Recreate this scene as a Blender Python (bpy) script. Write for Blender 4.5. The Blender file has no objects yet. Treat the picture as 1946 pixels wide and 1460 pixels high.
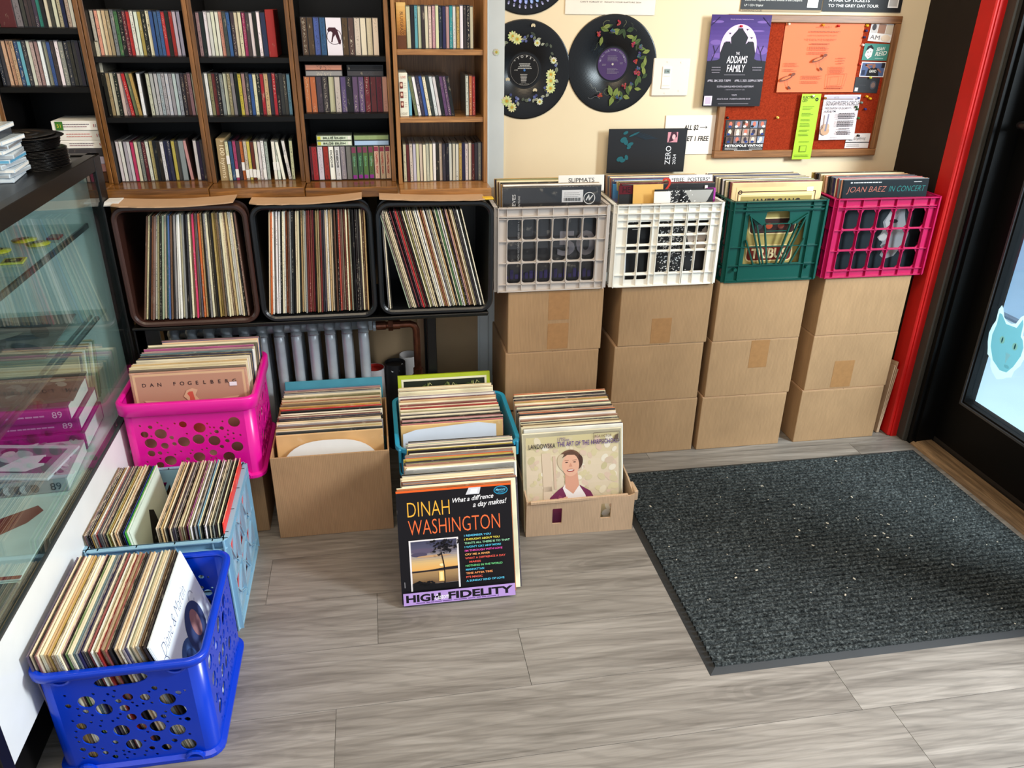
import bpy, bmesh, math, random
from mathutils import Vector, Matrix
D = bpy.data
S = bpy.context.scene
COL = S.collection
R = math.radians
rnd = random.Random(7)

# ------------------------------------------------------------------ camera, light, exposure
cam = D.objects.new('camera', D.cameras.new('camera'))
COL.objects.link(cam)
cam.data.sensor_width = 36
cam.data.lens = 36 * 1503.3 / 1946
cam.data.clip_start = .02
_p, _y, _r = .44959639, .17546762, -.01529371
_f = Vector((math.sin(_y) * math.cos(_p), math.cos(_y) * math.cos(_p), -math.sin(_p)))
_r0 = Vector((math.cos(_y), -math.sin(_y), 0))
_d0 = _f.cross(_r0)
_rt = math.cos(_r) * _r0 + math.sin(_r) * _d0
_dn = -math.sin(_r) * _r0 + math.cos(_r) * _d0
cam.matrix_world = Matrix(((_rt.x, -_dn.x, -_f.x, 0), (_rt.y, -_dn.y, -_f.y, 0), (_rt.z, -_dn.z, -_f.z, 1.49), (0, 0, 0, 1)))
S.camera = cam

w = D.worlds.new('world'); S.world = w; w.use_nodes = True
bg = w.node_tree.nodes['Background']
bg.inputs[0].default_value = (.80, .90, 1.0, 1)
bg.inputs[1].default_value = .78

def area(name, loc, target, sx, sy, power, color):
    l = D.lights.new(name, 'AREA'); l.shape = 'RECTANGLE'; l.size = sx; l.size_y = sy
    l.energy = power; l.color = color
    o = D.objects.new(name, l); COL.objects.link(o); o.location = loc
    o.rotation_euler = (Vector(target) - Vector(loc)).to_track_quat('-Z', 'Y').to_euler()
    return o
area('window_daylight', (2.95, .55, 2.0), (-.3, 1.85, .25), .7, .85, 150, (.92, .97, 1.0))
area('ceiling_lamp_right', (1.0, 1.1, 2.75), (1.0, 2.4, .8), .9, .5, 17, (1.0, .80, .55))
area('ceiling_lamp_left', (-.3, 1.0, 2.75), (-.25, 2.4, .8), .9, .5, 17, (1.0, .84, .62))
vs = S.view_settings
vs.view_transform = 'Standard'; vs.look = 'None'; vs.gamma = 1; vs.exposure = .24
vs.use_curve_mapping = False

# ------------------------------------------------------------------ colours and materials
def lin(c):
    o = []
    for v in c[:3]:
        v /= 255
        o.append(v / 12.92 if v <= .04045 else ((v + .055) / 1.055) ** 2.4)
    return (o[0], o[1], o[2], 1)

class N:
    """tiny node-graph helper"""
    def __init__(s, name, rough=.5, metal=0, spec=.5):
        s.m = D.materials.new(name); s.m.use_nodes = True
        s.t = s.m.node_tree; s.b = s.t.nodes['Principled BSDF']
        s.b.inputs['Roughness'].default_value = rough
        s.b.inputs['Metallic'].default_value = metal
        s.b.inputs['Specular IOR Level'].default_value = spec
    def n(s, typ, **kw):
        x = s.t.nodes.new(typ)
        for k, v in kw.items():
            if k in x.inputs: x.inputs[k].default_value = v
            else: setattr(x, k, v)
        return x
    def l(s, a, b): s.t.links.new(a, b)
    def coord(s, scale=(1, 1, 1), kind='Object', rand=False):
        tc = s.n('ShaderNodeTexCoord'); mp = s.n('ShaderNodeMapping')
        mp.inputs['Scale'].default_value = scale
        s.l(tc.outputs[kind], mp.inputs['Vector'])
        if rand:
            oi = s.n('ShaderNodeObjectInfo'); mu = s.n('ShaderNodeMath', operation='MULTIPLY'); mu.inputs[1].default_value = 57
            cb = s.n('ShaderNodeCombineXYZ'); s.l(oi.outputs['Random'], mu.inputs[0])
            for i in range(3): s.l(mu.outputs[0], cb.inputs[i])
            s.l(cb.outputs[0], mp.inputs['Location'])
        return mp.outputs[0]
    def noise(s, vec, scale=5, detail=3, rough=.5, dist=0):
        x = s.n('ShaderNodeTexNoise'); x.inputs['Scale'].default_value = scale
        x.inputs['Detail'].default_value = detail; x.inputs['Roughness'].default_value = rough
        x.inputs['Distortion'].default_value = dist
        s.l(vec, x.inputs['Vector']); return x
    def ramp(s, fac, stops, const=False):
        x = s.n('ShaderNodeValToRGB'); cr = x.color_ramp
        if const: cr.interpolation = 'CONSTANT'
        while len(cr.elements) < len(stops): cr.elements.new(.5)
        for e, (p, c) in zip(cr.elements, stops): e.position = p; e.color = c
        s.l(fac, x.inputs[0]); return x.outputs[0]
    def mix(s, fac, a, b, mode='MIX'):
        x = s.n('ShaderNodeMix', data_type='RGBA', blend_type=mode)
        for v, i in ((fac, 0), (a, 6), (b, 7)):
            if hasattr(v, 'links'): s.l(v, x.inputs[i])
            else: x.inputs[i].default_value = v
        return x.outputs[2]
    def base(s, c):
        if hasattr(c, 'links'): s.l(c, s.b.inputs['Base Color'])
        else: s.b.inputs['Base Color'].default_value = c
        return s
    def bump(s, h, strength=.2, dist=.001):
        x = s.n('ShaderNodeBump'); x.inputs['Strength'].default_value = strength; x.inputs['Distance'].default_value = dist
        s.l(h, x.inputs['Height']); s.l(x.outputs[0], s.b.inputs['Normal']); return s

G = lambda v: (v, v, v, 1)
_M = {}
def plain(name, rgb, rough=.5, metal=0, spec=.5, wear=.12, sc=14, bump=0):
    if name in _M: return _M[name]
    k = N(name, rough, metal, spec); v = k.coord()
    nz = k.noise(v, sc, 4)
    f = k.ramp(nz.outputs[0], [(.3, G(1 - wear)), (.7, G(1 + wear * .3))])
    k.base(k.mix(1.0, lin(rgb), f, 'MULTIPLY'))
    if bump: k.bump(nz.outputs[0], bump)
    _M[name] = k.m
    return k.m

def wood(name, dark, light, axis='z', rough=.35, sc=1.0, rand=True):
    if name in _M: return _M[name]
    k = N(name, rough)
    s = {'z': (38, 38, 2.2), 'x': (2.2, 38, 38), 'y': (38, 2.2, 38)}[axis]
    v = k.coord(tuple(a * sc for a in s), rand=rand)
    a = k.noise(v, 1, 5, .65, 1.2)
    v2 = k.coord(tuple(a * sc * 5 for a in s), rand=rand)
    b = k.noise(v2, 1.2, 2)
    c = k.ramp(a.outputs[0], [(.3, lin(dark)), (.5, lin([(p + q) / 2 for p, q in zip(dark, light)])), (.68, lin(light))])
    g = k.ramp(b.outputs[0], [(.35, G(.72)), (.6, G(1))])
    k.base(k.mix(1.0, c, g, 'MULTIPLY')); k.bump(a.outputs[0], .12)
    _M[name] = k.m
    return k.m

OAK_Z = wood('oak_dark_upright', (84, 52, 20), (150, 100, 50), 'z')
OAK_X = wood('oak_dark_across', (84, 52, 20), (152, 102, 50), 'x', .22)
OAKL_Z = wood('oak_light_upright', (138, 92, 48), (186, 134, 80), 'z')
OAKL_X = wood('oak_light_across', (140, 94, 50), (188, 136, 82), 'x', .25)
FRAME_X = wood('board_frame_wood', (120, 78, 44), (168, 118, 74), 'x')
THRESH = wood('threshold_wood', (84, 66, 48), (160, 132, 100), 'y', .5)
BLACKSHELF = plain('black_laminate', (10, 9, 9), .45, 0, .25)
BLACK = plain('black_paint', (12, 11, 11), .4, 0, .35, bump=.1)
BLACKWALL = plain('black_wall_paint', (32, 26, 22), .8, 0, .2)
TRIMGREY = plain('charcoal_trim', (58, 55, 50), .55, 0, .3)
DOORBLACK = plain('door_black_paint', (4, 4, 4), .5, 0, .18)
RED = plain('red_gloss_paint', (192, 10, 5), .55, wear=.1)
METALBLACK = plain('black_steel', (12, 13, 14), .4, 0, .35)
SILVER = None
WALLCREAM = plain('cream_wall_paint', (228, 208, 174), .85, wear=.04, sc=3)
WALLTAN = plain('tan_wall_panel', (176, 148, 112), .8, wear=.15, sc=5)
WALLBLUE = plain('pale_blue_grey_trim', (206, 212, 212), .7, wear=.05)
WHITEPAN = plain('white_laminate', (222, 226, 226), .3, wear=.04)
PALEPAN = plain('pale_interior_panel', (206, 222, 220), .5, wear=.05)
PAPER = plain('white_paper', (232, 230, 226), .7, wear=.04)
STEEL = plain('brushed_steel_rail', (96, 100, 102), .3, .7)
VINYL = None

def k_vinyl():
    k = N('pressed_vinyl', .3, 0, .35)
    v = k.coord()
    sp = k.n('ShaderNodeVectorMath', operation='LENGTH'); k.l(v, sp.inputs[0])
    mu = k.n('ShaderNodeMath', operation='MULTIPLY'); mu.inputs[1].default_value = 1500; k.l(sp.outputs['Value'], mu.inputs[0])
    sn = k.n('ShaderNodeMath', operation='SINE'); k.l(mu.outputs[0], sn.inputs[0])
    k.base(lin((14, 12, 12))); k.bump(sn.outputs[0], .1, .0003)
    return k.m
VINYL = k_vinyl()

def k_silver():
    k = N('aluminium_radiator_paint', .36, .25)
    v = k.coord(); a = k.noise(v, 60, 4, .6); b = k.noise(v, 6, 3)
    k.base(k.ramp(b.outputs[0], [(.3, lin((148, 154, 160))), (.7, lin((196, 204, 210)))])); k.bump(a.outputs[0], .5, .002)
    return k.m
SILVER = k_silver()
COPPER = plain('old_copper_pipe', (128, 78, 58), .38, .75, wear=.35, sc=40, bump=.3)

def k_cardboard(name, rgb, rough=.85):
    k = N(name, rough, 0, .2)
    v = k.coord((1, 1, 1)); wv = k.n('ShaderNodeTexWave', wave_type='BANDS', bands_direction='X')
    wv.inputs['Scale'].default_value = 62; wv.inputs['Distortion'].default_value = .6; wv.inputs['Detail'].default_value = 1
    k.l(v, wv.inputs['Vector'])
    n1 = k.noise(k.coord((160, 160, 18), rand=True), 1, 3); n2 = k.noise(k.coord(rand=True), 5, 3)
    f1 = k.ramp(wv.outputs[0], [(.2, G(.93)), (.8, G(1.03))])
    f2 = k.ramp(n1.outputs[0], [(.3, G(.92)), (.7, G(1.04))])
    f3 = k.ramp(n2.outputs[0], [(.3, G(.9)), (.7, G(1.05))])
    c = k.mix(1, lin(rgb), f1, 'MULTIPLY'); c = k.mix(1, c, f2, 'MULTIPLY'); c = k.mix(1, c, f3, 'MULTIPLY')
    k.base(c); k.bump(wv.outputs[0], .12, .0008)
    return k.m
CARD = k_cardboard('corrugated_cardboard', (172, 138, 102))
CARD2 = k_cardboard('pale_corrugated_cardboard', (200, 170, 140))
KRAFT = plain('kraft_liner', (186, 150, 116), .85, wear=.1)
TAPE = plain('brown_packing_tape', (166, 122, 78), .4, wear=.12, sc=60)
CARDIN = plain('cardboard_inside', (122, 90, 62), .9)

def src(k, stuff):
    """colour and per-jacket random number: from the object, or from attributes on the joined stacks"""
    if not stuff:
        oi = k.n('ShaderNodeObjectInfo'); return oi.outputs['Color'], oi.outputs['Random']
    a = k.n('ShaderNodeVertexColor'); a.layer_name = 'ink'; b = k.n('ShaderNodeVertexColor'); b.layer_name = 'rid'
    sp = k.n('ShaderNodeSeparateColor'); k.l(b.outputs[0], sp.inputs[0]); return a.outputs[0], sp.outputs[0]
def k_sleeve(stuff=False):
    """printed record jacket: loose mottled artwork over the jacket colour, worn rim"""
    k = N('record_jacket', .42, 0, .4); col, rid = src(k, stuff)
    a = k.noise(k.coord((1, 1, 1), rand=not stuff), 9, 2); b = k.noise(k.coord((1, 1, 1), rand=not stuff), 45, 4)
    c = k.mix(1, col, k.ramp(a.outputs[0], [(.35, G(.78)), (.6, G(1.06))]), 'MULTIPLY')
    g = k.ramp(b.outputs[0], [(.62, G(0)), (.72, G(1))])
    k.base(k.mix(g, c, k.mix(.16, c, lin((236, 226, 204))))); return k.m
def k_spine(name, speck=.5, stuff=False, ax='Y'):
    k = N(name, .5, 0, .35); oc, rid = src(k, stuff); rd = not stuff
    a = k.noise(k.coord((520, 520, 330), rand=rd), 1, 1, .5); band = k.noise(k.coord((1, 1, 9), rand=rd), 1, 1)
    col = k.ramp(rid, [(0, lin((34, 30, 30))), (.55, lin((206, 196, 176)))], True)
    m = k.mix(1, k.ramp(a.outputs[0], [(.56, G(0)), (.62, G(1))]), k.ramp(band.outputs[0], [(.46, G(0)), (.51, G(speck))]), 'MULTIPLY')
    if not stuff:
        gs = k.n('ShaderNodeSeparateXYZ'); k.l(k.n('ShaderNodeTexCoord').outputs['Generated'], gs.inputs[0])
        m = k.mix(1, m, k.ramp(gs.outputs[ax], [(.28, G(0)), (.34, G(1)), (.68, G(1)), (.74, G(0))]), 'MULTIPLY')
    c = k.mix(m, oc, col)
    wr = k.ramp(k.noise(k.coord((90, 90, 30), rand=rd), 1, 4, .7).outputs[0], [(.62, G(0)), (.72, G(.45))])
    k.base(k.mix(wr, c, lin((196, 182, 158)))); return k.m
def k_edge(stuff=False):
    k = N('sleeve_paper_edge', .8, 0, .2); oc, rid = src(k, stuff)
    n1 = k.noise(k.coord((30, 120, 30), rand=not stuff), 1, 4, .7)
    f = k.ramp(n1.outputs[0], [(.42, G(.1)), (.6, G(.9))])
    f = k.mix(1, f, k.ramp(rid, [(0, G(.18)), (.48, G(1))], True), 'MULTIPLY')
    p = k.ramp(rid, [(.48, lin((186, 164, 130))), (.72, lin((226, 214, 186))), (1, lin((206, 190, 160)))])
    k.base(k.mix(f, oc, p)); return k.m
SLEEVE = k_sleeve(); SPINE = k_spine('jacket_spine', .7); EDGE = k_edge(); CDSPINE = k_spine('case_spine_insert', .75, False, 'X')
SLEEVE_S = k_sleeve(True); SPINE_S = k_spine('jacket_spine_joined', .5, True); EDGE_S = k_edge(True)
def k_jewel():
    k = N('smoked_jewel_case', .15, 0, .45)
    oi = k.n('ShaderNodeObjectInfo')
    k.base(k.mix(.82, oi.outputs['Color'], lin((20, 17, 18)))); return k.m
JEWEL = k_jewel()

def k_print():
    k = N('printed_ink', .5, 0, .2)
    a = k.n('ShaderNodeVertexColor'); a.layer_name = 'ink'
    k.base(a.outputs[0]); return k.m
INK = k_print()
def k_matte():
    k = N('painted_ink_matte', .7, 0, .2)
    a = k.n('ShaderNodeVertexColor'); a.layer_name = 'ink'
    k.base(a.outputs[0]); return k.m

def k_sticker(name, rgb=None):
    k = N(name, .5, 0, .3); tl = k.n('ShaderNodeBsdfTranslucent'); mx = k.n('ShaderNodeMixShader'); mx.inputs[0].default_value = .72
    if rgb is None:
        a = k.n('ShaderNodeVertexColor'); a.layer_name = 'ink'; k.base(a.outputs[0]); k.l(a.outputs[0], tl.inputs[0])
    else: k.base(lin(rgb)); tl.inputs[0].default_value = lin(rgb)
    k.l(k.b.outputs[0], mx.inputs[1]); k.l(tl.outputs[0], mx.inputs[2]); k.l(mx.outputs[0], k.t.nodes['Material Output'].inputs[0]); return k.m

def plastic(name, rgb, rough=.32, glow=0):
    if name in _M: return _M[name]
    k = N(name, rough, 0, .5); nz = k.noise(k.coord(), 220, 2)
    k.base(lin(rgb)); k.bump(nz.outputs[0], .06, .0005)
    if glow: k.b.inputs['Subsurface Weight'].default_value = glow; k.b.inputs['Subsurface Radius'].default_value = (.01, .01, .01)
    _M[name] = k.m
    return k.m

def k_glass(name, tint, ior=1.5, alpha=.0, tintmix=1):
    m = D.materials.new(name); m.use_nodes = True; t = m.node_tree; t.nodes.clear()
    out = t.nodes.new('ShaderNodeOutputMaterial'); mx = t.nodes.new('ShaderNodeMixShader'); fr = t.nodes.new('ShaderNodeFresnel')
    tr = t.nodes.new('ShaderNodeBsdfTransparent'); gl = t.nodes.new('ShaderNodeBsdfGlossy')
    gl.inputs['Roughness'].default_value = .01; tr.inputs[0].default_value = tint
    ge = t.nodes.new('ShaderNodeNewGeometry'); mr = t.nodes.new('ShaderNodeMapRange'); mr.inputs['To Min'].default_value = ior; mr.inputs['To Max'].default_value = 1 / ior
    t.links.new(ge.outputs['Backfacing'], mr.inputs['Value']); t.links.new(mr.outputs[0], fr.inputs['IOR'])
    t.links.new(fr.outputs[0], mx.inputs[0]); t.links.new(tr.outputs[0], mx.inputs[1]); t.links.new(gl.outputs[0], mx.inputs[2])
    t.links.new(mx.outputs[0], out.inputs[0]); return m
GLASS = k_glass('case_glass', (.9, .97, .96, 1), 1.6)
DOORGLASS = k_glass('door_glass', (.93, .98, 1, 1), 1.45)
CLEARPL = k_glass('clear_sleeve_film', (.97, .97, .97, 1), 1.35)

# ------------------------------------------------------------------ mesh helpers
class MB:
    def __init__(s): s.v = []; s.f = []; s.m = []; s.mats = []
    def mi(s, mat):
        if mat not in s.mats: s.mats.append(mat)
        return s.mats.index(mat)
    def add(s, vs_, fs, mat, M=None):
        b = len(s.v); i = s.mi(mat)
        for v in vs_:
            v = Vector(v); s.v.append((M @ v) if M else v)
        for f in fs: s.f.append([b + q for q in f]); s.m.append(i)
    def box(s, x0, x1, y0, y1, z0, z1, mat, M=None):
        s.add([(x0, y0, z0), (x1, y0, z0), (x1, y1, z0), (x0, y1, z0), (x0, y0, z1), (x1, y0, z1), (x1, y1, z1), (x0, y1, z1)],
              [(0, 3, 2, 1), (4, 5, 6, 7), (0, 1, 5, 4), (1, 2, 6, 5), (2, 3, 7, 6), (3, 0, 4, 7)], mat, M)
    def cbox(s, x0, x1, y0, y1, z0, z1, c, mat, M=None):
        """box with chamfered edges"""
        bm = bmesh.new(); bmesh.ops.create_cube(bm, size=1)
        for v in bm.verts:
            v.co = Vector(((x0 + x1) / 2 + v.co.x * (x1 - x0), (y0 + y1) / 2 + v.co.y * (y1 - y0), (z0 + z1) / 2 + v.co.z * (z1 - z0)))
        bmesh.ops.bevel(bm, geom=bm.edges[:], offset=c, segments=1, affect='EDGES', profile=.5)
        s.bm(bm, mat, M)
    def bm(s, bm, mat, M=None):
        bm.verts.index_update()
        s.add([v.co.copy() for v in bm.verts], [[v.index for v in f.verts] for f in bm.faces], mat, M); bm.free()
    def cyl(s, p, q, r, mat, n=16, r2=None, cap=True):
        p, q = Vector(p), Vector(q); d = (q - p); L = d.length
        Mx = Matrix.Translation(p) @ d.to_track_quat('Z', 'Y').to_matrix().to_4x4()
        r2 = r if r2 is None else r2
        vs_ = [(r * math.cos(2 * math.pi * i / n), r * math.sin(2 * math.pi * i / n), 0) for i in range(n)] + \
              [(r2 * math.cos(2 * math.pi * i / n), r2 * math.sin(2 * math.pi * i / n), L) for i in range(n)]
        fs = [(i, (i + 1) % n, n + (i + 1) % n, n + i) for i in range(n)]
        if cap: fs += [tuple(range(n - 1, -1, -1)), tuple(range(n, 2 * n))]
        s.add(vs_, fs, mat, Mx)
    def lathe(s, prof, mat, n=32, M=None, close=False):
        vs_ = []; fs = []; m = len(prof)
        for i in range(n):
            a = 2 * math.pi * i / n
            for (r, z) in prof: vs_.append((r * math.cos(a), r * math.sin(a), z))
        for i in range(n):
            j = (i + 1) % n
            for q in range(m - 1 + (1 if close else 0)):
                q2 = (q + 1) % m
                fs.append((i * m + q, j * m + q, j * m + q2, i * m + q2))
        s.add(vs_, fs, mat, M)
    def tube(s, pts, r, mat, n=8, closed=False, sc=None):
        pts = [Vector(p) for p in pts]; m = len(pts); vs_ = []; fs = []
        up = Vector((0, 0, 1))
        for i, p in enumerate(pts):
            a = pts[(i - 1) % m] if (closed or i > 0) else p
            b = pts[(i + 1) % m] if (closed or i < m - 1) else p
            t = (b - a).normalized()
            u = up if abs(t.dot(up)) < .95 else Vector((1, 0, 0))
            x = t.cross(u).normalized(); y = x.cross(t)
            rr = r if sc is None else r * sc[i]
            for k in range(n):
                an = 2 * math.pi * k / n
                vs_.append(p + x * math.cos(an) * rr + y * math.sin(an) * rr)
        for i in range(m if closed else m - 1):
            j = (i + 1) % m
            for k in range(n):
                k2 = (k + 1) % n; fs.append((i * n + k, i * n + k2, j * n + k2, j * n + k))
        if not closed: fs += [tuple(range(n - 1, -1, -1)), tuple((m - 1) * n + k for k in range(n))]
        s.add(vs_, fs, mat)
    def panel(s, outline, holes, th, mat, M=None, cut=0):
        """flat plate in local xz (thickness along +y) with holes; outline and holes are lists of (x,z)"""
        cu = D.curves.new('c', 'CURVE'); cu.dimensions = '2D'; cu.fill_mode = 'BOTH'; cu.extrude = th / 2
        for pl in [outline] + holes:
            sp = cu.splines.new('POLY'); sp.points.add(len(pl) - 1); sp.use_cyclic_u = True
            for q, (a, b) in zip(sp.points, pl): q.co = (a, b, 0, 1)
        o = D.objects.new('c', cu); COL.objects.link(o)
        dg = bpy.context.evaluated_depsgraph_get()
        me = D.meshes.new_from_object(o.evaluated_get(dg))
        Mx = Matrix(((1, 0, 0, 0), (0, 0, -1, th / 2), (0, 1, 0, 0), (0, 0, 0, 1)))
        if M: Mx = M @ Mx
        s.add([v.co.copy() for v in me.vertices], [list(p.vertices) for p in me.polygons], mat, Mx)
        D.objects.remove(o); D.curves.remove(cu); D.meshes.remove(me)
    def mesh(s, name, smooth=False):
        me = D.meshes.new(name); me.from_pydata([tuple(v) for v in s.v], [], s.f)
        for m in s.mats: me.materials.append(m)
        for p, i in zip(me.polygons, s.m): p.material_index = i
        if smooth: me.shade_smooth()
        me.update(); return me
    def obj(s, name, parent=None, smooth=False, M=None):
        o = D.objects.new(name, s.mesh(name, smooth)); COL.objects.link(o)
        if smooth == 'auto': pass
        if parent: o.parent = parent
        if M: o.matrix_local = M
        return o

def tag(o, label, cat=None, group=None):
    o['label'] = label
    if cat: o['category'] = cat
    if group: o['group'] = group
    return o
def empty(name, loc, label, cat, group=None, rz=0, M=None):
    o = D.objects.new(name, None); COL.objects.link(o); o.empty_display_size = .05
    if M is not None: o.matrix_world = M
    else: o.location = loc; o.rotation_euler = (0, 0, rz)
    return tag(o, label, cat, group)
def struct(name, mb, parent=None):
    o = mb.obj(name, parent)
    if not parent: o['kind'] = 'structure'
    return o

_TXT = {}
def text_mesh(txt, shear=0, bold=0, space=1):
    key = (txt, shear, bold, space)
    if key in _TXT: return _TXT[key]
    cu = D.curves.new('t', 'FONT'); cu.body = txt; cu.size = 1; cu.shear = shear; cu.offset = bold; cu.space_character = space
    cu.resolution_u = 3; cu.fill_mode = 'FRONT' if hasattr(cu, 'fill_mode') else 'FRONT'
    o = D.objects.new('t', cu); COL.objects.link(o)
    me = D.meshes.new_from_object(o.evaluated_get(bpy.context.evaluated_depsgraph_get()))
    vs_ = [(v.co.x, v.co.y) for v in me.vertices]; fs = [list(p.vertices) for p in me.polygons]
    D.objects.remove(o); D.curves.remove(cu); D.meshes.remove(me)
    if not vs_: vs_ = [(0, 0)]
    x0 = min(v[0] for v in vs_); x1 = max(v[0] for v in vs_); y0 = min(v[1] for v in vs_); y1 = max(v[1] for v in vs_)
    _TXT[key] = (vs_, fs, x0, x1, y0, y1); return _TXT[key]

class Print:
    """flat print in a u,v plane (metres), stacked in thin ink layers"""
    def __init__(s, step=.00012): s.v = []; s.f = []; s.c = []; s.k = 0; s.step = step
    def _z(s): s.k += 1; return s.k * s.step
    def poly(s, pts, col, z=None):
        z = s._z() if z is None else z
        b = len(s.v); s.v += [(p[0], p[1], z) for p in pts]; s.f.append(list(range(b, b + len(pts)))); s.c.append(lin(col))
    def rect(s, u0, v0, u1, v1, col): s.poly([(u0, v0), (u1, v0), (u1, v1), (u0, v1)], col)
    def grad(s, u0, v0, u1, v1, cols):
        n = len(cols) * 3; z = s._z()
        for i in range(n):
            t = i / (n - 1) * (len(cols) - 1); a = min(int(t), len(cols) - 2); f = t - a
            c = [cols[a][q] * (1 - f) + cols[a + 1][q] * f for q in range(3)]
            s.poly([(u0, v0 + (v1 - v0) * i / n), (u1, v0 + (v1 - v0) * i / n), (u1, v0 + (v1 - v0) * (i + 1) / n), (u0, v0 + (v1 - v0) * (i + 1) / n)], c, z)
    def ell(s, u, v, a, b, col, n=24, rot=0, z=None):
        cr, sr = math.cos(rot), math.sin(rot)
        s.poly([(u + a * math.cos(t) * cr - b * math.sin(t) * sr, v + a * math.cos(t) * sr + b * math.sin(t) * cr)
                for t in [2 * math.pi * i / n for i in range(n)]], col, z)
    def ring(s, u, v, r0, r1, col, n=48, a0=0, a1=2 * math.pi):
        z = s._z()
        for i in range(n):
            t, t2 = a0 + (a1 - a0) * i / n, a0 + (a1 - a0) * (i + 1) / n
            s.poly([(u + r * math.cos(q), v + r * math.sin(q)) for r, q in ((r0, t), (r1, t), (r1, t2), (r0, t2))], col, z)
    def line(s, pts, w_, col):
        z = s._z()
        for (a, b), (c, d) in zip(pts[:-1], pts[1:]):
            L = math.hypot(c - a, d - b) or 1e-6; nx, ny = -(d - b) / L * w_ / 2, (c - a) / L * w_ / 2
            ex, ey = (c - a) / L * w_ * .3, (d - b) / L * w_ * .3
            s.poly([(a + nx - ex, b + ny - ey), (c + nx + ex, d + ny + ey), (c - nx + ex, d - ny + ey), (a - nx - ex, b - ny - ey)], col, z)
    def text(s, t, u, v, h, col, w_=None, al='l', rot=0, shear=0, bold=0, space=1):
        """cap height h, optional total width w_"""
        vs_, fs, x0, x1, y0, y1 = text_mesh(t, shear, bold, space)
        sy = h / .7; sx = sy if w_ is None else w_ / max(1e-6, x1 - x0)
        W = (x1 - x0) * sx; off = {'l': 0, 'c': -W / 2, 'r': -W}[al]
        cr, sr = math.cos(rot), math.sin(rot); z = s._z(); b = len(s.v)
        for (x, y) in vs_:
            X = (x - x0) * sx + off; Y = y * sy
            s.v.append((u + X * cr - Y * sr, v + X * sr + Y * cr, z))
        for f in fs: s.f.append([b + q for q in f]); s.c.append(lin(col))
    def lines(s, u, v, w_, n, dv, th, col, ragged=.3, al='l'):
        for i in range(n):
            L = w_ * (1 - rnd.random() * ragged)
            uu = u if al == 'l' else u + (w_ - L) / 2
            x = uu
            z = s._z()
            while x < uu + L:
                q = min(rnd.uniform(.04, .13) * w_, uu + L - x)
                s.poly([(x, v - i * dv), (x + q * .85, v - i * dv), (x + q * .85, v - i * dv + th), (x, v - i * dv + th)], col, z); x += q
    def obj(s, name, parent, origin=(0, 0, 0), U=(1, 0, 0), V=(0, 0, 1), mat=None):
        U, V = Vector(U), Vector(V); n = U.cross(V); O = Vector(origin)
        me = D.meshes.new(name)
        me.from_pydata([tuple(O + U * a + V * b + n * (c + .0003)) for a, b, c in s.v], [], s.f)
        ca = me.color_attributes.new('ink', 'FLOAT_COLOR', 'CORNER')
        data = []
        for f, c in zip(s.f, s.c): data += list(c) * len(f)
        if len(data) == len(ca.data) * 4: ca.data.foreach_set('color', data)
        me.materials.append(mat or INK)
        o = D.objects.new(name, me); COL.objects.link(o)
        if parent: o.parent = parent
        return o

def ordn(n):
    return {1: 'first', 2: 'second', 3: 'third', 4: 'fourth', 5: 'fifth', 6: 'sixth', 7: 'seventh', 8: 'eighth', 9: 'ninth'}.get(
        n, str(n) + ('th' if 10 <= n % 100 <= 20 else {1: 'st', 2: 'nd', 3: 'rd'}.get(n % 10, 'th')))

# palette: name -> sRGB
P = dict(cream=(232, 220, 188), white=(240, 238, 232), black=(26, 24, 25), charcoal=(62, 60, 64), grey=(140, 138, 138), silver=(176, 182, 186),
         tan=(198, 164, 116), brown=(92, 62, 44), orange=(226, 108, 48), salmon=(222, 150, 122), red=(196, 34, 34), maroon=(112, 28, 34),
         pink=(222, 50, 110), rose=(190, 142, 142), blue=(52, 92, 160), navy=(36, 38, 84), sky=(96, 168, 204), teal=(36, 150, 140), green=(72, 116, 62),
         lime=(150, 200, 60), yellow=(228, 206, 52), gold=(190, 152, 66), olive=(128, 128, 82), sage=(164, 176, 152), purple=(98, 60, 120),
         lilac=(196, 190, 214), violet=(160, 40, 140), turquoise=(60, 150, 172), beige=(216, 196, 160), peach=(238, 190, 150))
def words(s): return s.split()

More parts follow.
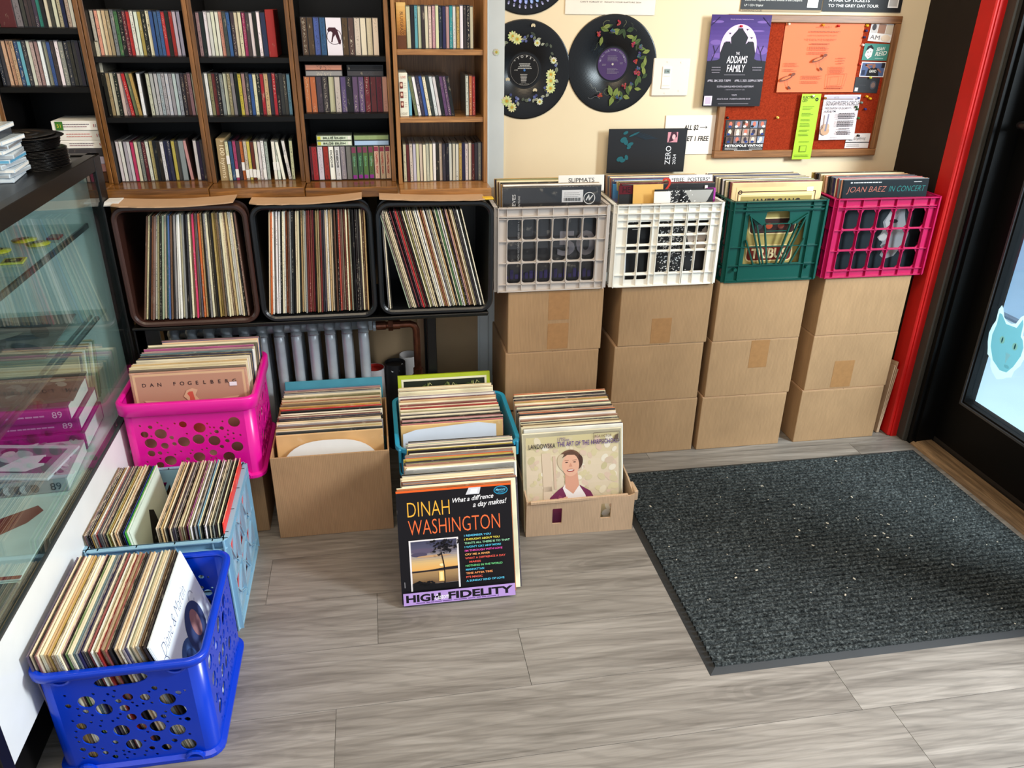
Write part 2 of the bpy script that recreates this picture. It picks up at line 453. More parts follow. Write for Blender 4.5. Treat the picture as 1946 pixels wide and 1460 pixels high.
# ------------------------------------------------------------------ the setting
YW = 2.70
def build_floor():
    mb = MB(); mb.box(-2.4, 2.034, -1.2, YW + .1, -.06, -.004, plain('floor_underlay', (70, 64, 58), .9))
    fl = struct('floor', mb)
    k = N('grey_oak_vinyl_plank', .42, 0, .4)
    v = k.coord((2.2, 30, 1), rand=True); a = k.noise(v, 1, 6, .6, .9)
    v2 = k.coord((5, 230, 1), rand=True); b = k.noise(v2, 1, 3, .6)
    v3 = k.coord((1.2, 3.2, 1), rand=True); c3 = k.noise(v3, 1.4, 3, .5, .6)
    wv = k.n('ShaderNodeTexWave', wave_type='RINGS', rings_direction='Z'); wv.inputs['Scale'].default_value = 3.4
    wv.inputs['Distortion'].default_value = 9; wv.inputs['Detail'].default_value = 3; wv.inputs['Detail Scale'].default_value = .9
    k.l(k.coord((.75, 5.2, 1), rand=True), wv.inputs['Vector'])
    c = k.ramp(a.outputs[0], [(.28, lin((108, 102, 96))), (.5, lin((136, 130, 123))), (.72, lin((158, 152, 145)))])
    c = k.mix(1, c, k.ramp(b.outputs[0], [(.34, G(.86)), (.55, G(1.0))]), 'MULTIPLY')
    c = k.mix(1, c, k.ramp(wv.outputs[0], [(.0, G(.84)), (.3, G(1))]), 'MULTIPLY')
    vo = k.n('ShaderNodeTexVoronoi'); vo.inputs['Scale'].default_value = 1; vo.inputs['Randomness'].default_value = 1
    nd = k.noise(k.coord((3, 9, 1), rand=True), 1, 2); av = k.n('ShaderNodeVectorMath', operation='ADD'); sc_ = k.n('ShaderNodeVectorMath', operation='SCALE'); sc_.inputs['Scale'].default_value = .22
    k.l(nd.outputs['Color'], sc_.inputs[0]); k.l(k.coord((1.5, 6.5, 1), rand=True), av.inputs[0]); k.l(sc_.outputs[0], av.inputs[1]); k.l(av.outputs[0], vo.inputs['Vector'])
    mm = k.n('ShaderNodeMath', operation='MULTIPLY'); mm.inputs[1].default_value = 85; k.l(vo.outputs['Distance'], mm.inputs[0]); sn = k.n('ShaderNodeMath', operation='SINE'); k.l(mm.outputs[0], sn.inputs[0])
    rg = k.ramp(sn.outputs[0], [(0, G(.84)), (.6, G(1))]); near = k.ramp(vo.outputs['Distance'], [(.12, G(1)), (.42, G(0))])
    c = k.mix(near, c, k.mix(1, c, rg, 'MULTIPLY')); c = k.mix(1, c, k.ramp(vo.outputs['Distance'], [(.0, G(.5)), (.06, G(.86)), (.3, G(1))]), 'MULTIPLY')
    c = k.mix(1, c, k.ramp(c3.outputs[0], [(.3, G(.86)), (.7, G(1.06))]), 'MULTIPLY')
    oi = k.n('ShaderNodeObjectInfo')
    c = k.mix(1, c, k.ramp(oi.outputs['Random'], [(0, G(.93)), (1, G(1.05))]), 'MULTIPLY')
    k.base(c); k.bump(b.outputs[0], .12, .0006)
    PL, PW = 1.22, .195
    def plank(L):
        m = MB(); e = .0006
        m.add([(0, 0, -.004), (L, 0, -.004), (L, PW, -.004), (0, PW, -.004), (e, e, 0), (L - e, e, 0), (L - e, PW - e, 0), (e, PW - e, 0)],
              [(4, 5, 6, 7), (0, 1, 5, 4), (1, 2, 6, 5), (2, 3, 7, 6), (3, 0, 4, 7)], k.m)
        return m.mesh('plank')
    full = plank(PL)
    known = {0: .304, -1: -.16, 1: -.06, -2: 1.13}   # joint x of the row starting at y=1.38+.195*i
    for i in range(-12, 7):
        y = 1.378 + PW * i
        j = known.get(i, (i * .43) % PL)
        x = j - PL * 3
        while x < 2.03:
            L = min(PL, 2.03 - x)
            if x + L > -2.4 and L > .01:
                o = D.objects.new('plank', full if L == PL else plank(L)); COL.objects.link(o); o.parent = fl; o.location = (x, y, 0)
            x += PL
build_floor()

def build_walls():
    mb = MB(); mb.box(-2.4, 1.905, YW, YW + .12, 0, 2.9, WALLCREAM)
    wb = struct('wall_back', mb)
    mb = MB(); mb.box(-2.4, .345, YW - .014, YW, 0, .93, WALLTAN)
    o = mb.obj('wall_panel', wb); o['label'] = 'tan painted wall panel behind the radiator'
    mb = MB(); mb.box(.125, .16, YW - .03, YW - .014, 0, .93, plain('tan_batten', (188, 152, 118), .7))
    mb.obj('batten', wb)
    mb = MB(); mb.box(.20, .436, YW - .012, YW, 0, 2.9, WALLBLUE); mb.cbox(.352, .384, YW - .018, YW - .012, 0, 2.9, .002, WALLBLUE)
    o = mb.obj('wall_board', wb); o['label'] = 'pale blue-grey painted board with a raised edge strip'
    mb = MB(); mb.box(-2.5, 2.12, -1.2, YW + .12, 2.9, 3.0, plain('ceiling_paint', (216, 212, 204), .9)); struct('ceiling', mb)
    mb = MB(); mb.box(-2.5, -2.4, -1.2, YW + .12, 0, 2.9, WALLCREAM); struct('wall_left', mb)
    # right side return: black wall, then red corner
    mb = MB(); mb.box(1.90, 2.3, 2.455, YW + .12, 0, 2.9, BLACKWALL)
    struct('wall_right', mb)
    mb = MB(); mb.cbox(1.899, 2.02, 2.383, 2.456, 0, 2.9, .004, RED); mb.box(1.91, 2.02, 2.379, 2.384, 0, 2.9, RED)
    o = struct('trim_1', mb); o['label'] = 'red painted corner post beside the door frame'
    mb = MB(); mb.cbox(1.934, 2.04, 2.340, 2.3825, 0, 2.9, .003, TRIMGREY); mb.box(1.942, 2.04, 2.336, 2.341, 0, 2.9, TRIMGREY)
    o = struct('trim_2', mb); o['label'] = 'charcoal trim strip between red post and black door frame'
    # door frame (jamb), door leaf, threshold
    mb = MB(); mb.box(1.949, 2.12, 2.318, 2.3405, 0, 2.15, DOORBLACK); mb.box(1.965, 2.12, 2.306, 2.319, 0, 2.15, DOORBLACK)
    mb.box(1.949, 2.12, 1.20, 1.26, 0, 2.15, DOORBLACK); mb.box(1.949, 2.12, 1.20, 2.34, 2.07, 2.15, DOORBLACK)
    fr = struct('trim_3', mb); fr['label'] = 'black door frame'
    dx = 2.036
    y0, y1, z0, z1 = 1.262, 2.304, .035, 2.065
    gy0, gy1, gz0, gz1 = 1.36, 2.212, .225, 1.95
    mb = MB()
    def ring(x0, x1, a0, a1, b0, b1, c0, c1, d0, d1, mat):
        mb.box(x0, x1, a0, c0, b0, b1, mat); mb.box(x0, x1, c1, a1, b0, b1, mat)
        mb.box(x0, x1, c0, c1, b0, d0, mat); mb.box(x0, x1, c0, c1, d1, b1, mat)
    ring(dx, dx + .045, y0, y1, z0, z1, gy0, gy1, gz0, gz1, DOORBLACK)
    door = struct('door_1', mb); door['label'] = 'black shop door with a large glass pane'
    mb = MB(); ring(dx - .006, dx, gy0 - .014, gy1 + .014, gz0 - .014, gz1 + .014, gy0 - .006, gy1 + .006, gz0 - .006, gz1 + .006, plain('glazing_bead', (70, 72, 76), .3, .4))
    mb.obj('glazing_bead', door)
    mb = MB(); mb.box(dx + .018, dx + .024, gy0, gy1, gz0, gz1, DOORGLASS); mb.obj('glass_pane', door)
    mb = MB(); mb.tube([(dx - .05, 2.20, 1.168), (dx - .05, 2.245, 1.168), (dx - .046, 2.26, 1.168), (dx - .03, 2.268, 1.168), (dx, 2.268, 1.168)], .011, METALBLACK, 12)
    mb.cyl((dx - .008, 2.268, 1.168), (dx, 2.268, 1.168), .026, METALBLACK, 20)
    mb.tube([(dx - .05, 1.6, 1.168), (dx - .05, 1.9, 1.168), (dx - .05, 2.2, 1.168)], .011, METALBLACK, 12)
    mb.obj('push_bar', door, True)
    mb = MB(); mb.box(dx, 2.12, 1.26, 2.304, 0, .033, plain('dark_threshold_seal', (30, 26, 24), .5)); mb.obj('door_seal', door)
    mb = MB(); mb.add([(1.951, 1.2, 0), (1.951, 2.322, 0), (1.972, 2.322, .014), (1.972, 1.2, .014), (2.03, 2.322, .016), (2.03, 1.2, .016), (2.036, 2.322, 0), (2.036, 1.2, 0)],
                      [(0, 3, 2, 1), (3, 5, 4, 2), (5, 7, 6, 4), (1, 2, 4, 6), (0, 7, 5, 3)], THRESH)
    t = struct('trim_4', mb); t['label'] = 'worn wooden threshold in front of the door'
    # wall of the shop front further toward the camera, below and above a window
    mb = MB(); mb.box(2.0, 2.12, -1.2, 1.2, 0, .45, BLACKWALL); mb.box(2.0, 2.12, -1.2, 2.9, 2.45, 2.9, BLACKWALL)
    mb.box(2.0, 2.12, 1.09, 1.2, .45, 2.45, BLACKWALL)
    mb.box(1.949, 2.12, 1.2, 2.34, 2.15, 2.45, BLACKWALL)
    o = struct('wall_front', mb)
    # pavement outside
    mb = MB(); mb.box(2.14, 9, -6, 9, -.16, -.12, plain('pavement_concrete', (196, 222, 236), .9, wear=.06, sc=4))
    o = struct('pavement', mb); o['label'] = 'pale pavement outside the glass door'
    mb = MB(); mb.box(3.6, 9, -6, 9, -.119, -.112, plain('street_asphalt', (168, 204, 232), .9, wear=.05, sc=6))
    mb.obj('asphalt', o)
    mb = MB(); mb.box(3.56, 3.6, -6, 9, -.119, -.106, plain('kerb_edge', (116, 140, 164), .9)); mb.obj('kerb', o)
    # cat sticker on the door glass
    st = empty('cat_sticker', (dx + .017, 2.1, .47), 'pale cyan cat head sticker with torn edge on the door glass', 'sticker')
    pr = Print(.00008)
    out = [(-.062, -.005), (-.058, .012), (-.052, .02), (-.056, .04), (-.048, .058), (-.036, .07), (-.03, .062), (-.026, .09), (-.022, .118), (-.012, .13),
           (.0, .12), (.012, .092), (.03, .084), (.05, .086), (.066, .094), (.08, .12), (.09, .128), (.098, .11), (.096, .07), (.104, .05), (.11, .02), (.104, -.01),
           (.096, -.03), (.09, -.05), (.07, -.06), (.062, -.085), (.046, -.1), (.02, -.114), (.0, -.104), (-.018, -.09), (-.036, -.082), (-.038, -.06), (-.046, -.045), (-.056, -.03), (-.058, -.018)]
    pr.poly([(-a, b) for a, b in out][::-1], (226, 252, 252))
    inn = [(-.046, .0), (-.046, .03), (-.034, .052), (-.022, .06), (-.018, .1), (-.01, .115), (.004, .08), (.05, .076), (.078, .1), (.09, .1), (.088, .06), (.094, .02), (.086, -.02), (.06, -.06), (.02, -.08), (-.01, -.075), (-.03, -.045)]
    pr.poly([(-a, b) for a, b in inn][::-1], (150, 206, 214))
    for u in (-.012, .046): pr.ell(-u, .02, .011, .013, (232, 248, 226)); pr.ell(-u, .02, .003, .01, (60, 110, 120))
    pr.poly([(.006, -.012), (-.016, -.012), (-.006, -.05)], (232, 250, 250)); pr.ell(.004, -.056, .012, .006, (196, 236, 240))
    pr.obj('sticker_print', st, (0, 0, 0), (0, -1, 0), (0, 0, 1), k_sticker('sticker_film'))
build_walls()

def build_mat():
    rub = plain('rubber_mat_border', (34, 38, 42), .6)
    k = N('ribbed_carpet_pile', .95, 0, .1)
    n1 = k.noise(k.coord(), 130, 5, .75); n2 = k.noise(k.coord(), 7, 3); n3 = k.noise(k.coord(), 420, 2)
    c = k.ramp(n1.outputs[0], [(.36, lin((18, 20, 20))), (.52, lin((56, 61, 62))), (.68, lin((112, 118, 118)))])
    c = k.mix(1, c, k.ramp(n2.outputs[0], [(.3, G(.9)), (.7, G(1.1))]), 'MULTIPLY')
    k.base(c); k.bump(n1.outputs[0], .9, .004)
    x0, x1, y0, y1 = .745, 1.932, 1.338, 2.270
    t = empty('door_mat', ((x0 + x1) / 2, (y0 + y1) / 2, 0), 'dark grey ribbed entrance mat with black rubber border in front of the door', 'mat')
    w2, h2 = (x1 - x0) / 2, (y1 - y0) / 2; b = .02
    mb = MB()
    o_ = [(-w2, -h2, 0), (w2, -h2, 0), (w2, h2, 0), (-w2, h2, 0)]; i_ = [(-w2 + b, -h2 + b, .006), (w2 - b, -h2 + b, .006), (w2 - b, h2 - b, .006), (-w2 + b, h2 - b, .006)]
    mb.add(o_ + i_, [(0, 1, 5, 4), (1, 2, 6, 5), (2, 3, 7, 6), (3, 0, 4, 7), (4, 5, 6, 7)], rub)
    mb.obj('rubber_border', t)
    mb = MB(); n = 49; p = (2 * h2 - 2 * b) / n
    nx = 90
    for i in range(n):
        ya = -h2 + b + p * i
        prof = [(0, .0062), (.10, .0125), (.25, .0145), (.6, .0145), (.72, .0125), (.80, .0062)]
        vs_ = []; fs = []
        for a in range(nx + 1):
            x = -w2 + b + (2 * w2 - 2 * b) * a / nx
            for q, (f, z) in enumerate(prof):
                vs_.append((x, ya + p * f + rnd.uniform(-.0012, .0012), z + rnd.uniform(-.0012, .0012) * (q not in (0, 5))))
        for a in range(nx):
            for q in range(5): fs.append((a * 6 + q, (a + 1) * 6 + q, (a + 1) * 6 + q + 1, a * 6 + q + 1))
        mb.add(vs_, fs, k.m)
    o = mb.obj('pile_ribs', t); o['kind'] = 'stuff'
    mb = MB(); cr = plain('pale_crumb', (214, 206, 190), .8)
    for i in range(90):
        x = rnd.gauss(-.05, .28); y = rnd.gauss(0, .22)
        if abs(x) > w2 - .03 or abs(y) > h2 - .03: continue
        s_ = rnd.choice([.0015, .002, .002, .004]); M = Matrix.Translation((x, y, .0155)) @ Matrix.Rotation(rnd.random() * 6, 4, 'Z')
        mb.box(-s_, s_, -s_ * .5, s_ * .5, 0, .0015, cr, M)
    o = mb.obj('crumbs', t); o['kind'] = 'stuff'
build_mat()

# ------------------------------------------------------------------ records
LPW = .314
_sl = {}
def sleeve_mesh(t):
    """jacket with softly pinched rim; -x end is the spine"""
    t = round(t * 2000) / 2000
    if t in _sl: return _sl[t]
    mb = MB(); h = LPW; a = LPW / 2; c = .0022; y = t / 2; q = y * .62
    o_ = [(-a, 0), (a, 0), (a, h), (-a, h)]; i_ = [(-a + c, c), (a - c, c), (a - c, h - c), (-a + c, h - c)]
    vs_ = [(x, -y, z) for x, z in i_] + [(x, -q, z) for x, z in o_] + [(x, q, z) for x, z in o_] + [(x, y, z) for x, z in i_]
    mb.add(vs_, [(0, 1, 2, 3), (15, 14, 13, 12)] + [(4 + i, 4 + (i + 1) % 4, (i + 1) % 4, i) for i in range(4)] +
           [(12 + i, 12 + (i + 1) % 4, 8 + (i + 1) % 4, 8 + i) for i in range(4)], SLEEVE)
    mb.add(vs_, [(8 + i, 8 + (i + 1) % 4, 4 + (i + 1) % 4, 4 + i) for i in (0, 1, 2)], EDGE)
    mb.add(vs_, [(11, 8, 4, 7)], SPINE)
    _sl[t] = mb.mesh('record_sleeve'); return _sl[t]
MILK = ('records in the grey milk crate', 'records in the white milk crate', 'records in the green milk crate', 'records in the magenta milk crate')
KEEP_FRONT = MILK + ('records in the open cardboard box', 'records in the turquoise bin', 'records in the low cardboard tray')
STUFFED = KEEP_FRONT + ('single sleeves standing in the display case',)
PACKED = []
def MUTE(name, c):
    if name in ('cream', 'white', 'beige', 'tan', 'black', 'charcoal', 'grey'): return c
    f = rnd.choice((.35, .6, .85)); t = rnd.choice(((168, 146, 116), (70, 58, 50), (120, 108, 96))); return [q * f + w_ * (1 - f) for q, w_ in zip(c, t)]
def record(M, t, color, label, group):
    if group in STUFFED and not (group in KEEP_FRONT and ' frontmost ' in label.replace(',', ' ')):
        c = MUTE(color, P[color]); j = rnd.uniform(-10, 10); PACKED.append((M, t, lin([max(0, min(255, q + j + rnd.uniform(-5, 5))) for q in c]))); return None
    o = D.objects.new('record_sleeve', sleeve_mesh(t)); COL.objects.link(o)
    o.matrix_world = M
    c = MUTE(color, P[color]); j = rnd.uniform(-10, 10)
    o.color = lin([max(0, min(255, q + j + rnd.uniform(-5, 5))) for q in c])
    tag(o, label, 'record', group); return o

def row_x(names, x0, x1, y, z, lean0, lean1, where, group, yj=.004, dirn='left', flip=False, zj=.0, zend=None, ycurve=0):
    """records side by side, spine toward the room; x0..x1 bottoms; lean in degrees, + leans top to +x"""
    n = len(names); out = []; cnt = {}
    p = (x1 - x0) / n
    for i, c in enumerate(names):
        f = i / max(1, n - 1); ln = lean0 + (lean1 - lean0) * f
        yy = y + rnd.uniform(-yj, yj) + LPW / 2
        M = Matrix.Translation((x0 + p * (i + .5), yy, z + (0 if zend is None else (zend - z) * f))) @ Matrix.Rotation(R(ln + rnd.uniform(-.25, .25)), 4, 'Y') @ Matrix.Rotation(R(90), 4, 'Z')
        if flip: M = M @ Matrix.Rotation(R(180), 4, 'Z')
        out.append(record(M, min(p * .82, .0058), c, f'{c} record sleeve, {ordn(i + 1)} from {dirn} {where}', group))
    return out
def row_y(names, xc, y0, y1, z, lean0, lean1, where, group, xj=.004, zj=.002, rz=0, spread=0):
    """records front to back, y0 front bottom, y1 back bottom; lean + = top away from camera. names front to back"""
    n = len(names); out = []; p = (y1 - y0) / n
    for i, c in enumerate(names):
        f = i / max(1, n - 1); ln = lean0 + (lean1 - lean0) * f
        M = Matrix.Translation((xc + rnd.uniform(-xj, xj) + spread * f, y0 + p * (i + .5), z + rnd.uniform(0, zj))) @ Matrix.Rotation(R(rz + rnd.uniform(-.5, .5)), 4, 'Z') @ Matrix.Rotation(R(-ln + rnd.uniform(-.3, .3)), 4, 'X')
        w0 = 'frontmost' if i == 0 else ordn(i + 1) + ' from front'
        out.append(record(M, max(.0025, min(p * .86, .006)), c, f'{c} record sleeve, {w0} {where}', group))
    return out
def pal(seq, n, weights='cream cream beige white tan black charcoal grey brown rose maroon navy sage olive red blue gold orange'):
    s = words(seq); ww = words(weights)
    while len(s) < n: s.insert(rnd.randrange(len(s) + 1), rnd.choice(ww))
    return s[:n]

def pack_records():
    """all jackets past the first three hundred or so, joined into one object"""
    v, f, mi, ink, rid = [], [], [], [], []
    for M, t, c in PACKED:
        me = sleeve_mesh(t); b = len(v); q = rnd.random(); v += [tuple(M @ x.co) for x in me.vertices]
        for p in me.polygons: f.append([b + i for i in p.vertices]); mi.append(p.material_index); ink += list(c) * len(p.vertices); rid += [q, q, q, 1] * len(p.vertices)
    me = D.meshes.new('record_sleeves'); me.from_pydata(v, [], f)
    for m in (SLEEVE_S, EDGE_S, SPINE_S): me.materials.append(m)
    for p, i in zip(me.polygons, mi): p.material_index = i
    for nm, d in (('ink', ink), ('rid', rid)): me.color_attributes.new(nm, 'FLOAT_COLOR', 'CORNER').data.foreach_set('color', d)
    o = D.objects.new('record_sleeves', me); COL.objects.link(o); o['kind'] = 'stuff'
    tag(o, 'tightly packed record sleeves behind the front covers of the milk crates and floor boxes', 'record')

# ------------------------------------------------------------------ crates
def rrect(w_, d_, r, n=5):
    pts = []
    for cx, cy, a0 in ((w_ / 2 - r, d_ / 2 - r, 0), (-w_ / 2 + r, d_ / 2 - r, 90), (-w_ / 2 + r, -d_ / 2 + r, 180), (w_ / 2 - r, -d_ / 2 + r, 270)):
        for i in range(n + 1):
            a = R(a0 + 90 * i / n); pts.append((cx + r * math.cos(a), cy + r * math.sin(a)))
    return pts
def loops(mb, prof, w_, d_, r, mat, M=None, n=5, close=False, cap=None):
    vs_ = []; fs = []; rings = []
    for off, z in prof:
        ring = rrect(w_ + 2 * off, d_ + 2 * off, max(.001, r + off), n); rings.append(len(vs_)); vs_ += [(x, y, z) for x, y in ring]
    m = 4 * (n + 1); k = len(prof)
    for a in range(k - 1 + (1 if close else 0)):
        b = (a + 1) % k
        for i in range(m):
            j = (i + 1) % m; fs.append((rings[a] + i, rings[a] + j, rings[b] + j, rings[b] + i))
    if cap is not None: fs.append(tuple(rings[cap] + i for i in range(m)))
    mb.add(vs_, fs, mat, M)
def circ(x, z, r, n=14): return [(x + r * math.cos(2 * math.pi * i / n), z + r * math.sin(2 * math.pi * i / n)) for i in range(n)]
def rr2(x0, x1, z0, z1, r, n=3):
    return [(x + (x0 + x1) / 2, y + (z0 + z1) / 2) for x, y in rrect(x1 - x0, z1 - z0, r, n)]
def bubbles(w_, z0, z1, rs, seed, avoid=()):
    g = random.Random(seed); pts = []
    for r, cnt in rs:
        for _ in range(cnt):
            for _t in range(60):
                x = g.uniform(-w_ / 2 + r + .012, w_ / 2 - r - .012); z = g.uniform(z0 + r, z1 - r)
                if all(math.hypot(x - a, z - b) > r + c + .0035 for a, b, c in pts) and all(math.hypot((x - a) / max(1, ax), z - b) > r + c for a, b, c, ax in avoid):
                    pts.append((x, z, r)); break
    return pts

def side_mats(W, Dp): return [('front', Matrix.Translation((0, -Dp / 2, 0)), W), ('right', Matrix.Translation((W / 2, 0, 0)) @ Matrix.Rotation(R(90), 4, 'Z'), Dp),
                              ('back', Matrix.Translation((0, Dp / 2, 0)) @ Matrix.Rotation(R(180), 4, 'Z'), W), ('left', Matrix.Translation((-W / 2, 0, 0)) @ Matrix.Rotation(R(-90), 4, 'Z'), Dp)]

def bubble_crate(t, W, Dp, H, mat, handle=True, seed=1, lip=.034):
    """t: parent empty at the crate's base centre. Body with round holes, lipped rim"""
    r = .028; B = .022
    for k, (nm, M, wd) in enumerate(side_mats(W, Dp)):
        mb = MB(); holes = []; av = []
        if handle and nm in ('front', 'back'):
            hz = H - .038; hw = .052
            pl = []
            for i in range(28):
                a = 2 * math.pi * i / 28; x = hw * math.cos(a); z = .017 * math.sin(a) * (1 - .22 * math.exp(-(x / .018) ** 2))
                pl.append((x, hz + z + (x * .06)))
            holes.append(pl); av = [(-.03, hz, .024, 1), (0, hz, .024, 1), (.03, hz, .024, 1)]
            mb.tube([(x * 1.08, -.002, hz + (z - hz) * 1.2) for x, z in pl], .0028, mat, 6, True)
        elif nm in ('left', 'right') and handle:
            holes.append(circ(0, H - .07, .02, 18)); av = [(0, H - .07, .024, 1)]
        bs = bubbles(wd - 2 * r, .02, H - (.058 if nm in ('front', 'back') else .05), [(.0165, 11), (.0105, 9), (.0065, 14), (.0035, 44)], seed * 10 + k, av)
        holes += [circ(x, z, rr, 16 if rr > .01 else (10 if rr > .004 else 6)) for x, z, rr in bs]
        mb.panel([(-wd / 2 + r, .004), (wd / 2 - r, .004), (wd / 2 - r, H), (-wd / 2 + r, H)], holes, .003, mat, M)
        if nm in ('front', 'back'):
            for sx in (-1, 1):
                X = sx * (wd / 2 - .05)
                mb.tube([M @ Vector((X + .02 * math.cos(a), -.003, H - .012 + .018 * math.sin(a))) for a in [R(q) for q in range(180, 361, 20)]], .0035, mat, 6)
                mb.tube([M @ Vector((X + .018 * math.cos(a), -.006, .004 + .018 * math.sin(a))) for a in [R(q) for q in range(0, 181, 20)]], .005, mat, 6)
        mb.obj('side_panel', t)
    for sx in (-1, 1):
        for sy in (-1, 1):
            mb = MB(); cx, cy = sx * (W / 2 - r), sy * (Dp / 2 - r); vs_ = []; fs = []; n = 6
            for i in range(n + 1):
                a = R(90 * i / n)
                for rr in (r, r - .003):
                    for z in (.004, H): vs_.append((cx + sx * rr * math.cos(a), cy + sy * rr * math.sin(a), z))
            for i in range(n):
                b = i * 4; fs += [(b, b + 4, b + 5, b + 1), (b + 2, b + 3, b + 7, b + 6), (b + 1, b + 5, b + 7, b + 3)]
            mb.add(vs_, fs, mat); mb.obj('corner', t, True)
    mb = MB(); loops(mb, [(-.004, H - .002), (-.001, H + .002), (.010, H + .002), (.013, H - .002), (.012, H - lip), (.0095, H - lip - .002), (.009, H - .004), (.0, H - .006), (-.004, H - .006)], W, Dp, r, mat, n=6, close=True)
    mb.obj('rim', t, True)
    mb = MB(); loops(mb, [(.009, 0), (.010, .003), (.010, .010), (.0, .014), (-.003, .010), (-.003, .002)], W, Dp, r, mat, cap=5); mb.obj('base', t)

def grid_crate(t, W, Dp, H, mat, kind):
    B = .0035
    for k, (nm, M, wd) in enumerate(side_mats(W, Dp)):
        mb = MB(); holes = []; ribs_v = []; ribs_h = []; a = wd / 2; th = .0035; rb = .0075
        def hbar(z, x0=-a, x1=a, dp=rb, tk=.0022): mb.box(x0, x1, -dp, 0, z - tk / 2, z + tk / 2, mat, M)
        def vbar(x, z0, z1, dp=rb, tk=.0022): mb.box(x - tk / 2, x + tk / 2, -dp, 0, z0, z1, mat, M)
        def sbar(p, q, dp=.007, tk=.0024):
            v = Vector((q[0] - p[0], 0, q[1] - p[1])); an = math.atan2(v.z, v.x)
            Mx = M @ Matrix.Translation((p[0], 0, p[1])) @ Matrix.Rotation(-an, 4, 'Y'); mb.box(0, v.length, -dp, 0, -tk / 2, tk / 2, mat, Mx)
        if kind in ('grey', 'pink'):
            nc, nr = (7, 3) if kind == 'grey' else (6, 3); e = .028 if kind == 'grey' else .03
            zt = H - .036; zb = .024; cw = (wd - 2 * e) / nc; ch = (zt - zb) / nr
            ncc = nc - 1 if kind == 'grey' else nc - 1
            cw = (wd - 2 * e) / ncc
            for i in range(ncc):
                for j in range(nr):
                    x0 = -a + e + cw * i; z0 = zb + ch * j; q = .0055
                    if kind == 'grey': holes.append(rr2(x0 + .0022, x0 + cw - .0022, z0 + .0022, z0 + ch - .0022, .010))
                    else: holes.append([(x0 + .003, z0 + .012), (x0 + .012, z0 + .003), (x0 + cw - .012, z0 + .003), (x0 + cw - .003, z0 + .012), (x0 + cw - .003, z0 + ch - .018), (x0 + cw - .014, z0 + ch - .003), (x0 + .014, z0 + ch - .003), (x0 + .003, z0 + ch - .018)])
            for i in range(ncc + 1): vbar(-a + e + cw * i, .004, H)
            for j in range(nr + 1): hbar(zb + ch * j)
        elif kind == 'white':
            cols = [(-a + .036, 2, .042), (-a + .14, 2, .048), (a - .115, 2, .042)]
            xs = [-a + .03]
            for x0, n, cw in cols:
                for i in range(n):
                    xa = x0 + cw * i + .003; xb = xa + cw - .006
                    for z0, z1 in ((.022, .036), (.046, .112), (.122, .134), (.142, .196), (.205, .214)) if (x0 < -a + .1) else ((.044, .112), (.12, .134), (.142, .166), (.172, .196), (.205, .214)):
                        holes.append(rr2(xa, xb, z0, z1, .004, 2))
                    vbar(x0 + cw * i, .004, H, .008)
                vbar(x0 + cw * n, .004, H, .008)
            for z in (.004, .04, .116, .137, .2, .222, H - .012): hbar(z, dp=.006)
            hbar(.168, -a + .14, a - .07, .008)
        elif kind == 'green':
            zt = H - .045; zb = .06; x0 = -a + .055; x1 = a - .055; xm = (x0 + x1) / 2
            # wide opening with a hand notch, crossed by a fan of ribs
            hw = .044; zm = (zb + zt) / 2
            holes.append([(x0 + .004, zb), (x1 - .004, zb), (x1 - .004, zt), (xm + hw + .03, zt - .034), (xm + hw * .85, zt - .034), (xm + hw, zt - .02), (xm + hw * .9, zt + .006), (xm + hw * .6, zt + .010), (xm - hw * .6, zt + .010), (xm - hw * .9, zt + .006), (xm - hw, zt - .02), (xm - hw * .85, zt - .034), (xm - hw - .03, zt - .034), (x0 + .004, zt)])
            for s in (-1, 1):
                f = lambda x, z: (xm + s * x, z)
                for p0, p1 in (((.016, zb), (.045, zt - .034)), ((.040, zb), (.098, zt - .006)), ((.066, zb), (.103, zm)), ((.030, zb), (.072, zt - .034)), ((.052, zt - .034), (.103, zt))): sbar(f(*p0), f(*p1), .008, .004)
                pt = M @ Vector((xm + s * (a - .03), -.014, .045)); pb = M @ Vector((xm + s * (a - .03), .002, .045)); mb.cyl(pb, pt, .006, mat, 12)
            for x in (x0 - .012, x1 + .012): vbar(x, .004, H)
            for z in (.005, zb - .003, zb + .06, zt + .012, H - .018): hbar(z)
            hbar(zm + .028, xm - .036, xm + .036, .006); hbar(zm + .052, xm - .04, xm + .04, .006)
        elif kind == 'lattice':
            zt = H - .04; zb = .03
            cxs = [-a + .026 + (wd - .052) * i / 3 for i in range(4)]
            zm = zb + (zt - zb) * .42
            for i in range(3):
                xa, xb = cxs[i] + .003, cxs[i + 1] - .003; xm = (xa + xb) / 2
                for (q0, q1) in ((zm + .004, zt), (zb, zm - .008)):
                    zc = (q0 + q1) / 2 + (q1 - q0) * (.16 if i % 2 else -.16); g_ = .0032
                    holes.append([(xa + 2 * g_, q1), (xb - 2 * g_, q1), (xm, zc + g_ * 1.6)][::-1]); holes.append([(xa + 2 * g_, q0), (xb - 2 * g_, q0), (xm, zc - g_ * 1.6)])
                    holes.append([(xa, q0 + 2 * g_), (xm - g_, zc), (xa, q1 - 2 * g_)]); holes.append([(xb, q0 + 2 * g_), (xb, q1 - 2 * g_), (xm + g_, zc)])
                    for p0 in ((xa, q0), (xa, q1), (xb, q0), (xb, q1)): sbar(p0, (xm, zc), .005)
            for x in cxs: vbar(x, .004, H, .008, .003)
            for z in (.004, zb - .003, (zt + zb) / 2, zt + .004): hbar(z, dp=.008)
        mb.panel([(-a, 0), (a, 0), (a, H), (-a, H)], holes, th, mat, M)
        for sx in (-1, 1): mb.box(sx * a - .0015, sx * a + .0015, -.012, .003, 0, H, mat, M)
        mb.obj('side_panel', t)
